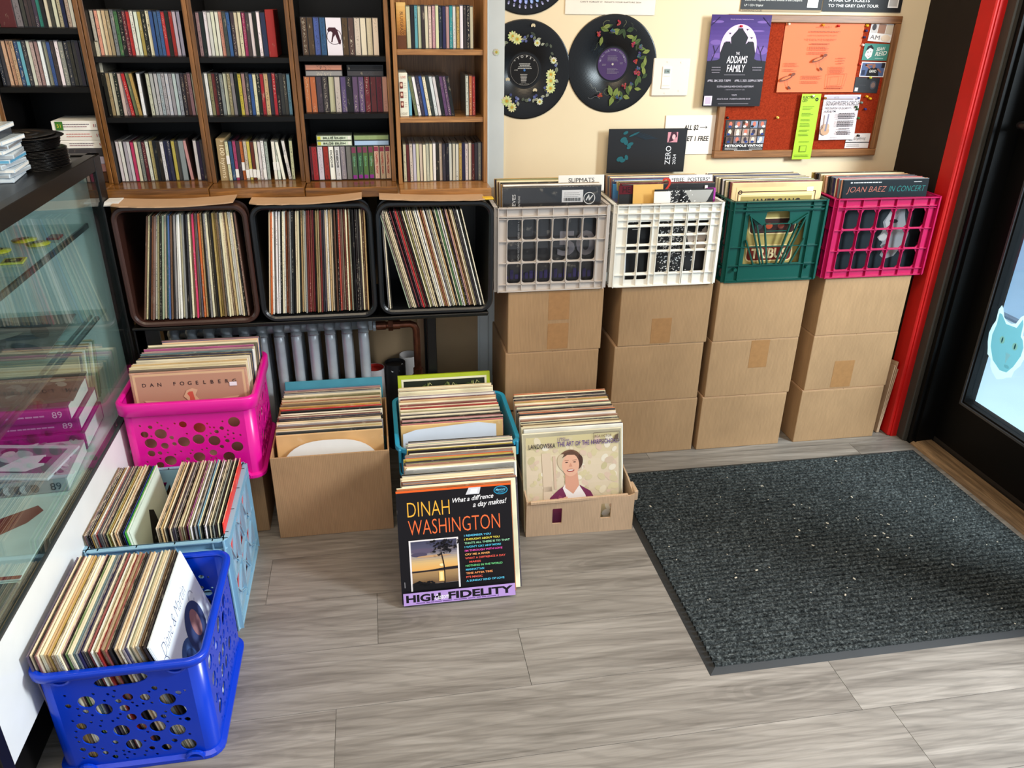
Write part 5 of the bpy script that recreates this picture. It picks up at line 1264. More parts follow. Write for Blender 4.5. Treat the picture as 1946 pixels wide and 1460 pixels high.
def side_crate(x0, x1, z0, z1, mat, label, sag=(0, 0), rot=0):
    W, Hh, dep = x1 - x0, z1 - z0, .325
    M = Matrix.Translation(((x0 + x1) / 2, 2.668, (z0 + z1) / 2)) @ Matrix.Rotation(R(rot), 4, 'Y') @ Matrix.Rotation(R(90), 4, 'X')
    t = empty('record_crate', None, label, 'crate', 'plastic crates lying on their sides on the steel shelf', M=M)
    mb = MB(); W -= .02; Hh -= .02
    loops(mb, [(0, 0), (0, dep - .03), (.008, dep - .029), (.010, dep - .004), (.007, dep), (.0, dep), (-.0055, dep - .004), (-.006, .006), ], W, Hh, .035, mat, None, 7, cap=7)
    loops(mb, [(0, dep - .08), (.005, dep - .079), (.005, dep - .072), (0, dep - .071)], W, Hh, .035, mat, None, 7)
    for i, v in enumerate(mb.v):
        if abs(v.y) > Hh * .3:
            q = max(0, 1 - (2 * v.x / W) ** 2); mb.v[i] = v + Vector((0, (sag[0] if v.y > 0 else sag[1]) * q * v.z / dep, 0))
    fs = [f for f in mb.f if len(f) == 4 or True]
    mb.obj('crate_body', t, False)
    mb = MB(); mb.box(-W / 2 + .02, W / 2 - .02, -Hh / 2 + .02, Hh / 2 - .02, 0, .003, mat); mb.obj('crate_bottom', t)
    return t
brc = plastic('brown_crate_plastic', (58, 34, 28), .32); blc = plastic('black_crate_plastic', (17, 19, 22), .3)
side_crate(-.731, -.362, .6015, .966, brc, 'dark brown plastic crate on its side at the left end', (-.010, 0))
side_crate(-.358, -.010, .6015, .962, blc, 'black plastic crate on its side between the brown crate and the right one', (-.008, 0))
side_crate(-.003, .352, .602, .956, blc, 'black plastic crate on its side at the right end, records leaning inside', (.002, .006), .6)
ZC = .6225
row_x(pal('brown beige black orange rose white olive black sage cream turquoise blue brown charcoal grey white white cream grey black charcoal cream peach pink brown navy tan black grey cream olive black gold gold brown grey cream beige brown tan white white beige black brown', 46), -.700, -.394, 2.356, ZC, 11, 0, 'in the brown crate', 'records in the brown crate', yj=.006)
row_x(pal('white grey white white black cream white orange brown grey black beige cream black tan grey red red black gold olive charcoal beige white tan cream black brown red maroon olive red cream orange sage black black black charcoal beige brown tan', 52), -.338, -.036, 2.358, ZC, 6, 1, 'in the black crate below the third and fourth racks', 'records in the left black crate', yj=.006)
a_ = row_x(pal('cream black', 3), .022, .036, 2.358, ZC, -1, -2, 'in the right black crate, upright group', 'records in the right black crate', yj=.004)
row_x(pal('navy cream cream beige black black rose red brown maroon black cream olive white cream beige black cream white tan peach white grey sage white black cream green white white yellow black tan brown cream navy charcoal white black cream', 47), .085, .326, 2.358, ZC, -14, -13, 'in the slanted row of the right black crate', 'records in the right black crate', yj=.005)
# upper-left loose records in the second crate lean; cardboard sheets on the crates
def card_sheet(x0, x1, z, label, y0, bend):
    mb = MB(); n = 14; vs_ = []; fs = []; g = random.Random(int(x0 * 1000))
    for i in range(n + 1):
        u = i / n; x = x0 + (x1 - x0) * u; zz = z + bend[0] * (1 - u) + bend[1] * u - bend[2] * math.sin(math.pi * u)
        yy = y0 + g.uniform(-.003, .003) + (.006 if i in (0, n) else 0)
        for y_, dz in ((yy, 0), (yy, .0035), (2.60, .0035), (2.60, 0)): vs_.append((x, y_, zz + dz + (y_ - yy) * .02))
    for i in range(n):
        b = i * 4; fs += [(b, b + 4, b + 5, b + 1), (b + 1, b + 5, b + 6, b + 2), (b + 3, b + 2, b + 6, b + 7), (b, b + 3, b + 7, b + 4)]
    fs += [(0, 1, 2, 3), (n * 4 + 3, n * 4 + 2, n * 4 + 1, n * 4)]
    mb.add(vs_, fs, KRAFT); tag(mb.obj('cardboard_sheet'), label, 'cardboard', 'cardboard sheets between crates and racks')
card_sheet(-.715, -.392, .9665, 'cardboard sheet lying on the brown crate', 2.315, (.003, .006, .007))
card_sheet(-.352, -.036, .9635, 'cardboard sheet lying on the middle black crate', 2.33, (.0, .008, .007))
card_sheet(.014, .325, .9575, 'cardboard sheet lying on the right black crate', 2.335, (.010, .001, .003))
mb = MB(); mb.cbox(.318, .352, 2.345, 2.37, .957, .963, .002, plain('yellow_cloth', (226, 180, 40), .7)); tag(mb.obj('yellow_tag'), 'small yellow strip at the right end of the crates', 'tag')
mb = MB()
for i in range(4): mb.box(-.738, -.70, 2.335 + i * .004, 2.40, .9675 + i * .0024, .9691 + i * .0024, PAPER, Matrix.Translation((0, 0, 0)))
o = mb.obj('paper_slips'); tag(o, 'small pile of pale paper slips at the corner of the brown crate', 'paper'); o['kind'] = 'stuff'

# radiator
t = empty('radiator', (-.38, 2.55, 0), 'silver painted cast iron column radiator under the record crates', 'radiator')
zR = .535
for i in range(12):
    x = -.064 - i * .0545 + .38
    mb = MB()
    for yy in (-.055, .0, .055):
        pts = [(x, yy, .10), (x, yy, .14), (x, yy, zR - .06), (x, yy * .86, zR - .03)]
        mb.tube(pts, .0165, SILVER, 12)
    mb.tube([(x, -.05, zR - .045), (x, -.044, zR - .022), (x, -.02, zR - .012), (x, .02, zR - .012), (x, .044, zR - .022), (x, .05, zR - .045)], .019, SILVER, 12)
    mb.tube([(x, -.055, .12), (x, -.03, .10), (x, .03, .10), (x, .055, .12)], .018, SILVER, 12)
    o = mb.obj('column', t, True)
mb = MB()
for z in (.115, zR - .03): mb.cyl((-.30, 0, z), (.335, 0, z), .021, SILVER, 18)
mb.obj('connecting_tube', t, True)
for x in (.316, -.28):
    mb = MB(); mb.cyl((x, 0, 0), (x, 0, .11), .02, SILVER, 12, .014); mb.obj('foot', t, True)
mb = MB(); mb.cyl((.335, -.0, zR - .03), (.347, -.0, zR - .03), .026, SILVER, 6); mb.cyl((.338, -.006, zR), (.338, -.006, zR + .016), .007, SILVER, 8); mb.obj('valve_nut', t)
t2 = empty('heating_pipe', (.0, 2.55, 0), 'old brown copper coloured heating pipe with elbow beside the radiator', 'pipe')
mb = MB(); zp = zR - .03 - .012
mb.tube([(-.033, 0, zp), (.06, 0, zp), (.095, 0, zp), (.108, 0, zp - .006), (.114, 0, zp - .02), (.115, 0, zp - .06), (.115, 0, .012)], .0125, COPPER, 14); mb.obj('pipe_run', t2, True)
for p_, q_, r_, n_, m_ in (((-.02, 0, zp), (.012, 0, zp), .0155, 14, COPPER), ((.02, 0, zp), (.036, 0, zp), .0205, 6, COPPER), ((.036, 0, zp), (.06, 0, zp), .0165, 14, COPPER), ((.115, 0, .300), (.115, 0, .326), .0165, 14, COPPER), ((-.031, 0, zp), (-.022, 0, zp), .019, 14, SILVER), ((.115, 0, .255), (.115, 0, .30), .021, 12, COPPER)):
    mb = MB(); mb.cyl(p_, q_, r_, m_, n_); mb.obj('fitting', t2)
mb = MB(); mb.cyl((.092, -.01, .285), (.115, 0, .285), .008, COPPER, 8); mb.obj('valve_lever', t2)
# rolled posters / tubes
for x, r_, z_, rgb, rgb2, lb in ((-.036, .036, .322, (214, 206, 206), (196, 40, 24), 'white mailing tube with a red inside, left of the black one'), (.036, .037, .338, (30, 28, 30), (34, 32, 34), 'black mailing tube, middle of three behind the record boxes'),):
    t = empty('mailing_tube', (x, 2.585, 0), lb, 'tube'); mb = MB()
    m1 = plain('tube_%d' % rgb[0], rgb, .6); m2 = plain('tube_in_%d' % rgb2[0], rgb2, .6)
    mb.lathe([(r_, 0), (r_, z_)], m1, 28); mb.lathe([(r_, z_), (r_ - .003, z_)], m1, 28); mb.obj('tube_wall', t, True)
    mb = MB(); mb.lathe([(r_ - .003, z_), (r_ - .003, .02)], m2, 28); mb.cyl((0, 0, z_ - .012), (0, 0, z_ - .010), r_ - .0035, m2, 24); mb.obj('tube_inside', t)
    if r_ > .0365: 
        mb = MB(); mb.tube([(-.026, -.022, z_ - .006), (-.01, -.034, z_ - .022), (.012, -.032, z_ - .02), (.026, -.01, z_ - .004)], .003, PAPER, 6); mb.obj('pale_strip', t)
t = empty('mailing_tube', (.088, 2.648, 0), 'white mailing tube behind the heating pipe', 'tube'); mb = MB(); mb.lathe([(.034, 0), (.034, .338), (.031, .338), (.031, .05)], plain('tube_white', (206, 200, 196), .6), 28); mb.obj('tube_wall', t, True)

# ------------------------------------------------------------------ record containers on the floor
# pink bubble crate on its cardboard box
HP = .262
t = empty('storage_crate', (-.551, 2.240, .2185), 'hot pink bubble crate on a cardboard box, left of the radiator', 'crate'); bubble_crate(t, .354, .322, HP, plastic('hot_pink_plastic', (222, 16, 148), .28, .1), False, 3)
r = row_y(pal('rose beige cream beige tan cream white charcoal gold navy black sky white rose cream violet black olive cream beige cream peach rose black', 30), -.548, 2.118, 2.322, .2335, 3, 13, 'in the pink bubble crate', 'records in the pink bubble crate', spread=.012, zj=.006)
r0 = r[0]; r0.color = lin((190, 140, 118)); r0['label'] = 'pinkish brown record cover lettered DAN FOGELBERG with a red bird, front of pink crate'
pr = Print(); pr.rect(-.15, .004, .15, .31, (214, 172, 140)); pr.rect(-.143, .01, .143, .303, (186, 138, 116)); pr.line([(-.147, .01), (-.147, .307), (.147, .307), (.147, .01)], .0012, (226, 190, 140))
for i, ch in enumerate('DAN FOGELBERG'): pr.text(ch, -.122 + i * .0202, .272, .011, (54, 40, 44), None, 'c', 0, 0, .01) if ch != ' ' else None
pr.rect(.106, .262, .126, .274, (236, 224, 232))
pr.poly([(-.13, .232), (-.03, .222), (-.02, .212), (-.012, .226), (-.022, .238), (-.012, .256), (.004, .262), (.018, .256), (.01, .24), (.02, .224), (.03, .222), (.13, .232), (.1, .20), (.05, .12), (-.05, .12), (-.1, .2)], (214, 170, 140))
pr.poly([(-.115, .226), (-.03, .218), (-.018, .206), (-.008, .214), (-.006, .236), (-.012, .246), (-.006, .252), (.004, .252), (.006, .236), (.01, .214), (.02, .216), (.115, .226), (.08, .19), (.04, .12), (-.04, .12), (-.08, .19)], (204, 88, 74))
for s in (-1, 1):
    for q in range(3): pr.line([(s * (.095 - q * .012), .216 - q * .008), (s * (.075 - q * .01), .212 - q * .01), (s * (.06 - q * .008), .2 - q * .012)], .003, (232, 200, 186))
front_print(r0, pr)

# big open cardboard box
def open_box(name, x0, x1, y0, y1, h, label, mat, th=.005, back_h=None, group=None):
    cx, cy = (x0 + x1) / 2, (y0 + y1) / 2; t = empty(name, (cx, cy, 0), label, 'box', group); a, b = (x1 - x0) / 2, (y1 - y0) / 2
    return t, a, b
t, a, b = open_box('open_cardboard_box', -.347, -.002, 2.066, 2.42, .285, 'open cardboard box full of records in front of the radiator', CARD)
for nm, c in (('front_wall', (-a, a, -b, -b + .005, 0, .284)), ('back_wall', (-a, a, b - .005, b, 0, .284)), ('side_wall', (-a, -a + .005, -b + .005, b - .005, 0, .284)), ('side_wall', (a - .005, a, -b + .005, b - .005, 0, .284)), ('bottom', (-a + .005, a - .005, -b + .005, b - .005, 0, .005))):
    mb = MB(); mb.cbox(*c, .0012, CARD if nm != 'side_wall' else k_cardboard('cardboard_side', (176, 136, 98)) if 'cs' not in _M else _M['cs']); mb.obj(nm, t)
r = row_y(pal('cream charcoal cream tan beige brown grey cream beige black brown cream black red gold cream tan brown orange beige cream grey charcoal beige rose', 33), -.176, 2.088, 2.375, .012, 7, 14, 'in the open cardboard box', 'records in the open cardboard box', zj=.006)
mb = MB(); mb.cbox(-.16, .16, -.004, .004, 0, .318, .0012, plain('teal_blue_board', (70, 150, 172), .5)); o = mb.obj('record_sleeve'); o.matrix_world = Matrix.Translation((-.172, 2.392, .030)) @ Matrix.Rotation(R(-14), 4, 'X'); tag(o, 'blue box set at the back of the open cardboard box', 'record')
r[0].color = lin((214, 170, 116)); r[0]['label'] = 'tan record cover behind the white sleeve in the cardboard box'
mb = MB(); pl = [(-.15, 0), (.15, 0)] + [(.155 * math.copysign(abs(math.cos(R(q))) ** .75, math.cos(R(q))) , .10 + .158 * math.sin(R(q)) ** .7) for q in range(6, 175, 8)]
mb.panel(pl, [], .0008, PAPER); o = mb.obj('inner_sleeve'); o.matrix_world = Matrix.Translation((-.175, 2.080, .052)) @ Matrix.Rotation(R(-7), 4, 'X'); tag(o, 'white rounded inner sleeve at the front of the open cardboard box', 'sleeve')

# turquoise bin
t = empty('plastic_bin', (.205, 2.215, 0), 'turquoise plastic bin full of records behind the leaning record stack', 'bin')
tq = plastic('turquoise_plastic', (44, 150, 186), .3); mb = MB(); loops(mb, [(-.012, 0), (-.006, .12), (0, .295), (.012, .297), (.013, .285), (.011, .284), (.010, .292), (-.001, .289), (-.009, .12), (-.016, .004)], .352, .335, .03, tq, None, 6, cap=9); mb.obj('bin_body', t, False)
mb = MB(); loops(mb, [(.0, .2), (.004, .199), (.004, .193), (0, .192)], .352, .335, .03, tq, None, 6); mb.obj('rib', t)
for sx in (-1, 1):
    mb = MB(); mb.cbox(sx * .176 - .004, sx * .176 + .004, -.175, -.15, .25, .296, .002, tq); mb.obj('lug', t)
r = row_y(pal('tan pink black rose maroon black cream charcoal cream beige red cream maroon cream cream tan maroon grey cream cream navy beige cream beige', 28), .197, 2.075, 2.335, .012, 10, 15, 'in the turquoise bin', 'records in the turquoise bin', zj=.007)
r[0].color = lin((220, 184, 124)); 
mb = MB(); mb.panel([(-.157, 0), (.135, 0), (.135, .30), (.08, .31), (-.11, .298), (-.15, .286)], [], .0008, plain('pale_blue_paper', (212, 222, 236), .6, wear=.04)); o = mb.obj('inner_sleeve'); o.matrix_world = Matrix.Translation((.192, 2.062, .026)) @ Matrix.Rotation(R(-10), 4, 'X'); tag(o, 'pale bluish inner sleeve at the front of the turquoise bin', 'sleeve')
mb = MB(); mb.cbox(-.157, .157, -.007, .007, 0, .325, .001, plain('lime_board', (178, 196, 30), .4)); o = mb.obj('record_box_set'); o.matrix_world = Matrix.Translation((.197, 2.362, .034)) @ Matrix.Rotation(R(-15), 4, 'X'); tag(o, 'lime green box set with leafy picture at the back of the turquoise bin', 'record')
pr = Print(); pr.rect(-.145, .02, .145, .312, (236, 232, 206)); pr.rect(-.138, .026, .138, .305, (34, 40, 28)); g = random.Random(2)
for i in range(60):
    cx_ = g.choice([-.06, .02, .1]); a2 = g.uniform(.3, 2.8); L = g.uniform(.02, .05); c = g.choice([(110, 130, 60), (150, 160, 90), (70, 90, 44), (190, 190, 130)])
    pr.line([(cx_, .27), (cx_ + math.cos(a2) * L * .6, .27 + min(.03, math.sin(a2) * L * .6)), (cx_ + math.cos(a2) * L, .27 + min(.03, math.sin(a2) * L * .4))], .0015, c)
pr.obj('cover_print', o, (0, -.0074, 0))

# long stack leaning on the floor, black cover in front
LS = pal('black orange cream charcoal cream cream beige grey black grey cream beige orange maroon olive charcoal black yellow yellow rose brown cream black yellow cream charcoal navy grey black', 40)
ls = []
n = len(LS)
for i, c in enumerate(LS):
    f = i / (n - 1); y = 1.712 + .243 * f + (.016 if f > .35 else 0) + (.012 if f > .75 else 0); dx = (.002 if f < .06 else (.018 if f < .35 else (.03 if f < .72 else .042)))
    M = Matrix.Translation((.166 + dx + rnd.uniform(-.004, .004), y, .003)) @ Matrix.Rotation(R(-2 if i == 0 else rnd.uniform(-.6, .6)), 4, 'Z') @ Matrix.Rotation(R(-(21.0 - 5 * f)), 4, 'X')
    ls.append(record(M, .0046, c, f'{c} record sleeve, {ordn(i + 1)} from front of the stack leaning on the floor', 'records in the stack leaning on the floor'))
r = ls[0]; r.matrix_world = Matrix.Translation((.165, 1.7085, .003)) @ Matrix.Rotation(R(.0), 4, 'Z') @ Matrix.Rotation(R(-21), 4, 'X')
r.color = lin((20, 18, 22)); r['label'] = 'black record cover lettered DINAH WASHINGTON with a sunset photo, front of floor stack'
pr = Print(.0001); u0 = -LPW / 2; h = LPW
def X(u): return u0 + u * LPW
def Z(v): return v * LPW
pr.rect(X(.005), Z(.005), X(.995), Z(.995), (19, 16, 20)); pr.rect(X(.0), Z(.982), X(1), Z(1.0), (232, 96, 34))
pr.text('DINAH', X(.09), Z(.765), Z(.135), (240, 176, 60), Z(.365), 'l', 0, 0, -.012); pr.text('WASHINGTON', X(.09), Z(.605), Z(.135), (240, 110, 58), Z(.80), 'l', 0, 0, -.012)
pr.text("What a diff'rence", X(.485), Z(.862), Z(.04), (240, 238, 240), Z(.36), 'l', .05, .35, .008); pr.text('a day makes!', X(.66), Z(.81), Z(.045), (240, 238, 240), Z(.3), 'l', .05, .35, .008)
pr.ell(X(.91), Z(.942), Z(.062), Z(.038), (44, 150, 190), 36); pr.ell(X(.91), Z(.942), Z(.055), Z(.031), (16, 40, 62), 36); pr.ring(X(.905), Z(.935), 0, 0, (0, 0, 0), 3); pr.text('Mercury', X(.91), Z(.938), Z(.02), (120, 210, 236), Z(.09), 'c', .05, .3, .01); pr.text('RECORDS', X(.91), Z(.918), Z(.011), (80, 180, 220), Z(.05), 'c')
pr.poly([(X(.60), Z(.925)), (X(.72), Z(.925)), (X(.735), Z(.985)), (X(.63), Z(.985))], (206, 206, 212)); pr.poly([(X(.635), Z(.932)), (X(.70), Z(.932)), (X(.71), Z(.972)), (X(.65), Z(.972))], (226, 228, 238))
pr.rect(X(.085), Z(.11), X(.515), Z(.56), (232, 226, 226))
pr.grad(X(.10), Z(.29), X(.50), Z(.548), [(226, 170, 96), (214, 178, 120), (150, 140, 140), (84, 82, 104), (70, 70, 92)]); pr.grad(X(.10), Z(.165), X(.50), Z(.29), [(110, 84, 60), (150, 120, 82), (172, 136, 92)])
for (uu, vv, a2, b2, c) in ((.2, .46, .1, .025, (92, 82, 104)), (.17, .43, .07, .02, (78, 70, 92)), (.4, .47, .1, .012, (140, 130, 136)), (.3, .41, .15, .01, (190, 150, 110)), (.36, .325, .02, .012, (250, 226, 170))): pr.ell(X(uu), Z(vv), Z(a2), Z(b2), c)
pr.poly([(X(.10), Z(.285)), (X(.25), Z(.288)), (X(.4), Z(.302)), (X(.5), Z(.305)), (X(.5), Z(.28)), (X(.10), Z(.272))], (34, 28, 32)); pr.rect(X(.33), Z(.18), X(.38), Z(.27), (232, 190, 110)); pr.rect(X(.34), Z(.19), X(.366), Z(.262), (250, 224, 160))
pr.poly([(X(.10), Z(.11)), (X(.5), Z(.11)), (X(.5), Z(.165)), (X(.3), Z(.165)), (X(.2), Z(.18)), (X(.16), Z(.2)), (X(.10), Z(.178))], (16, 14, 16))
pr.line([(X(.38), Z(.13)), (X(.382), Z(.3)), (X(.375), Z(.36)), (X(.36), Z(.44))], Z(.009), (22, 18, 20))
g = random.Random(8)
for i in range(70): pr.ell(X(.36 + g.gauss(.03, .055)), Z(min(.545, max(.42, .5 + g.gauss(0, .035)))), Z(g.uniform(.006, .02)), Z(g.uniform(.004, .010)), (24, 20, 24), 7, g.uniform(0, 3)) if True else None
for i in range(16): pr.ell(X(g.uniform(.14, .3)), Z(g.uniform(.17, .2)), Z(.012), Z(.008), (18, 16, 18), 7)
rows = [('I REMEMBER YOU', (90, 190, 226), .235), ('I THOUGHT ABOUT YOU', (232, 214, 80), .31), ("THAT'S ALL THERE IS TO THAT", (150, 214, 170), .40), ("I WON'T CRY ANY MORE", (80, 190, 220), .32), ("I'M THROUGH WITH LOVE", (226, 80, 170), .33), ('CRY ME A RIVER', (238, 168, 96), .22), ("WHAT A DIFF'RENCE A DAY", (232, 90, 76), .355), ('  MAKES', (232, 90, 76), .1), ('NOTHING IN THE WORLD', (110, 206, 130), .325), ('MANHATTAN', (80, 190, 226), .16), ('TIME AFTER TIME', (240, 150, 90), .235), ("IT'S MAGIC", (236, 96, 80), .145), ('A SUNDAY KIND OF LOVE', (90, 196, 230), .335)]
for i, (s_, c, wd) in enumerate(rows): pr.text(s_.strip(), X(.565 + (.035 if 'MAKES' in s_ else 0)), Z(.563 - i * .0335), Z(.0165), c, Z(wd), 'l', 0, 0, .018)
pr.rect(X(.012), Z(.0), X(.992), Z(.108), (178, 146, 208)); pr.text('HIGH', X(.035), Z(.028), Z(.06), (20, 16, 22), Z(.30), 'l', 0, 0, .04); pr.text('FIDELITY', X(.40), Z(.028), Z(.06), (20, 16, 22), Z(.57), 'l', 0, 0, .04); pr.text('Custom', X(.285), Z(.03), Z(.045), (244, 242, 246), Z(.12), 'l', .05, .35, .01)
pr.lines(X(.12), Z(.01), Z(.75), 1, .004, Z(.008), (110, 80, 140), .05); pr.rect(X(.03), Z(.16), X(.033), Z(.21), (200, 196, 200))
pr.obj('cover_print', r, (0, -.0026, 0))

# low cardboard tray with records, front right
t = empty('cardboard_tray', (.567, 2.16, 0), 'low torn cardboard tray with two square holes, holding records beside the mat', 'box')
mb = MB(); Wt = .169; g = random.Random(4); hF = .128
out = [(-Wt, 0), (Wt, 0), (Wt, hF + .004)] + [(Wt - .3 * Wt * 0 - 2 * Wt * i / 22, hF + g.uniform(-.003, .003)) for i in range(1, 22)] + [(-Wt, hF - .002)]
mb.panel(out, [rr2(-.088, -.058, .042, .098, .003, 2), rr2(.064, .096, .050, .104, .003, 2)], .005, CARD2, Matrix.Translation((0, -.205, 0)) @ Matrix.Rotation(R(-1.5), 4, 'Z')); mb.obj('front_wall', t)
mb = MB(); mb.panel([(-.2, 0), (.2, 0), (.2, .2), (.0, .17), (-.14, .15), (-.2, hF + .004)], [], .005, CARD2, Matrix.Translation((Wt, 0, 0)) @ Matrix.Rotation(R(90), 4, 'Z')); mb.obj('side_wall', t)
mb = MB(); mb.panel([(-.2, 0), (.2, 0), (.2, hF), (.12, .15), (-.2, .18)], [], .005, CARD2, Matrix.Translation((-Wt, 0, 0)) @ Matrix.Rotation(R(-90), 4, 'Z')); mb.obj('side_wall', t)
mb = MB(); mb.box(-Wt, Wt, .2, .205, 0, .2, CARD2); mb.obj('back_wall', t); mb = MB(); mb.box(-Wt + .002, Wt - .002, -.2, .2, .001, .005, CARD2); mb.obj('bottom', t)
mb = MB(); mb.cbox(Wt - .002, Wt + .012, -.206, -.150, .104, hF + .012, .003, CARD2, Matrix.Rotation(R(0), 4, 'Z')); mb.cbox(-Wt + .01, Wt - .02, -.207, -.198, hF - .008, hF + .003, .002, CARD2); mb.obj('torn_flap', t)
r = row_y(pal('white navy cream beige cream charcoal cream maroon rose white cream navy orange salmon black grey cream black red cream cream gold orange black black cream charcoal black', 34), .560, 1.985, 2.235, .009, 15, 17, 'in the low cardboard tray', 'records in the low cardboard tray', zj=.004, spread=.012)
r0 = r[0]; r0.matrix_world = Matrix.Translation((.5535, 1.974, .009)) @ Matrix.Rotation(R(-15), 4, 'X'); r0.color = lin((222, 214, 186)); r0['label'] = 'pale record cover with a smiling woman photo, lettered THE ART OF THE HARPSICHORD'
pr = Print(.0001); pr.rect(X(.01), Z(.01), X(.99), Z(.99), (226, 218, 190))
pr.grad(X(.035), Z(.02), X(.965), Z(.955), [(186, 170, 120), (206, 192, 160), (216, 200, 176), (222, 206, 180), (206, 194, 150)]); g = random.Random(12)
for i in range(170):
    u, v = g.uniform(.07, .93), g.uniform(.06, .92); s = g.uniform(.015, .05)
    pr.ell(X(u), Z(v), Z(s), Z(s * .7), g.choice([(222, 210, 184), (208, 196, 160), (212, 200, 160), (216, 192, 172), (232, 224, 206), (198, 188, 148), (208, 188, 166)]), 9, g.uniform(0, 3), z=.0006 + i * .000002)
pr.k = 14
pr.poly([(X(.23), Z(.012)), (X(.23), Z(.27)), (X(.71), Z(.3)), (X(.71), Z(.012))], (118, 50, 84)); fig0 = len(pr.v)
for pts, w_, c in (([(.2, -.3), (.21, .2), (.2, .6)], .10, (216, 196, 172)), ([(.30, .2), (.29, .58)], .03, (210, 184, 162))): pr.line([(X(a2), Z(b2)) for a2, b2 in pts], Z(w_), c)
SK = (226, 176, 150)
pr.poly([(X(.2), Z(.02)), (X(.24), Z(.1)), (X(.33), Z(.18)), (X(.42), Z(.24)), (X(.58), Z(.22)), (X(.7), Z(.14)), (X(.74), Z(.06)), (X(.74), Z(.02))], (118, 50, 84)); pr.poly([(X(.3), Z(.02)), (X(.34), Z(.12)), (X(.4), Z(.07)), (X(.42), Z(.02))], (140, 66, 100))
pr.poly([(X(.38), Z(.2)), (X(.42), Z(.26)), (X(.56), Z(.24)), (X(.64), Z(.1)), (X(.66), Z(.03)), (X(.42), Z(.03)), (X(.42), Z(.1))], (236, 230, 228))
pr.poly([(X(.41), Z(.4)), (X(.55), Z(.4)), (X(.57), Z(.22)), (X(.5), Z(.12)), (X(.41), Z(.2))], (214, 158, 134))
pr.ell(X(.47), Z(.52), Z(.135), Z(.135), (112, 82, 66), 30); pr.ell(X(.40), Z(.50), Z(.07), Z(.11), (206, 188, 160), 24, .3); pr.ell(X(.56), Z(.50), Z(.055), Z(.09), (78, 54, 46), 24, -.2)
pr.ell(X(.475), Z(.47), Z(.098), Z(.135), SK, 32); pr.poly([(X(.38), Z(.56)), (X(.41), Z(.62)), (X(.49), Z(.64)), (X(.56), Z(.60)), (X(.575), Z(.54)), (X(.52), Z(.59)), (X(.44), Z(.595))], (96, 70, 58))
for s in (-.045, .045): pr.ell(X(.475 + s), Z(.505), Z(.017), Z(.007), (92, 62, 56), 12); pr.line([(X(.475 + s - .022), Z(.528)), (X(.475 + s + .022), Z(.53))], Z(.006), (150, 104, 84))
pr.poly([(X(.475), Z(.50)), (X(.495), Z(.452)), (X(.455), Z(.452))], (206, 148, 124)); pr.ell(X(.475), Z(.408), Z(.042), Z(.017), (150, 50, 56), 18); pr.ell(X(.475), Z(.411), Z(.034), Z(.008), (236, 228, 220), 16)
for a2, b2 in ((.26, .03), (.3, .06), (.36, .07), (.44, .05), (.5, .035)): pr.ell(X(a2 + .03), Z(b2), Z(.05), Z(.016), SK, 14, .4)
pr.v[fig0:] = [(X(.475) + (a2 - X(.475)) * .88, min((b2 - Z(.47)) * .85 + Z(.655), Z(.985)), c2) for a2, b2, c2 in pr.v[fig0:]]
pr.text('LANDOWSKA', X(.06), Z(.845), Z(.046), (30, 26, 36), Z(.265), 'l', 0, 0, .006); pr.text('THE ART OF THE HARPSICHORD', X(.345), Z(.852), Z(.046), (84, 52, 130), Z(.62), 'l', 0, 0, .006)
pr.text('J. S. BACH', X(.345), Z(.925), Z(.018), (84, 52, 130), Z(.08)); pr.text('J. K. F. FISCHER', X(.345), Z(.905), Z(.018), (84, 52, 130), Z(.12))
pr.line([(X(.71), Z(.965)), (X(.97), Z(.965)), (X(.97), Z(.87)), (X(.71), Z(.87)), (X(.71), Z(.965))], Z(.004), (110, 96, 84)); pr.text('RCA VICTOR', X(.72), Z(.918), Z(.026), (96, 80, 70), Z(.17)); pr.text('LM 2194', X(.78), Z(.885), Z(.016), (96, 80, 70), Z(.06)); pr.poly([(X(.91), Z(.885)), (X(.93), Z(.93)), (X(.96), Z(.945)), (X(.955), Z(.885))], (100, 84, 74))
pr.obj('cover_print', r0, (0, -.0026, 0))

# light blue lattice crate with two rows, and blue bubble crate
lb_ = plastic('pale_blue_plastic', (138, 180, 204), .35)
t = empty('milk_crate', (-.5755, 1.862, 0), 'pale blue lattice crate between the pink crate and the blue crate', 'crate'); grid_crate(t, .316, .352, .290, lb_, 'lattice')
lr = row_x(pal('beige cream brown rose navy black navy sage white navy charcoal grey rose charcoal black olive gold cream black cream tan brown black black navy sky lime', 30), -.722, -.606, 1.702, .008, -5, -6, 'left row, pale blue crate', 'records in the left row of the pale blue crate', yj=.005)
lr[-1].color = lin((206, 222, 206)); lr[-1]['label'] = 'pale green-white record cover with a dark picture, right end of the left row'
lr[-2].color = lin((70, 170, 60)); lr[-2]['label'] = 'bright green record sleeve beside the pale green-white cover'
lr[-3].color = lin((30, 60, 130)); lr[-3]['label'] = 'dark blue record sleeve beside the bright green one'
pr = Print(); pr.rect(-.15, .005, .15, .31, (206, 220, 206)); pr.poly([(-.10, 0.01), (-.08, .12), (-.04, .2), (.0, .27), (.03, .25), (.04, .18), (.1, .16), (.15, .12), (.15, .01)], (34, 34, 34)); g = random.Random(6)
for i in range(60): pr.ell(g.uniform(-.05, .12), g.uniform(.05, .2), .005, .003, (120, 122, 116), 7, 1)
pr.obj('cover_print', lr[-1], (0, -.0022, 0))
r = row_x(pal('cream beige black tan cream black brown cream charcoal grey maroon beige cream violet white grey sky black charcoal white black cream black grey black cream black cream', 33), -.566, -.428, 1.702, .008, -2, 2, 'right row, pale blue crate', 'records in the right row of the pale blue crate', yj=.005)
r[-1].color = lin((236, 50, 40)); r[-1]['label'] = 'bright red record sleeve at the right end of the pale blue crate'
HB = .282
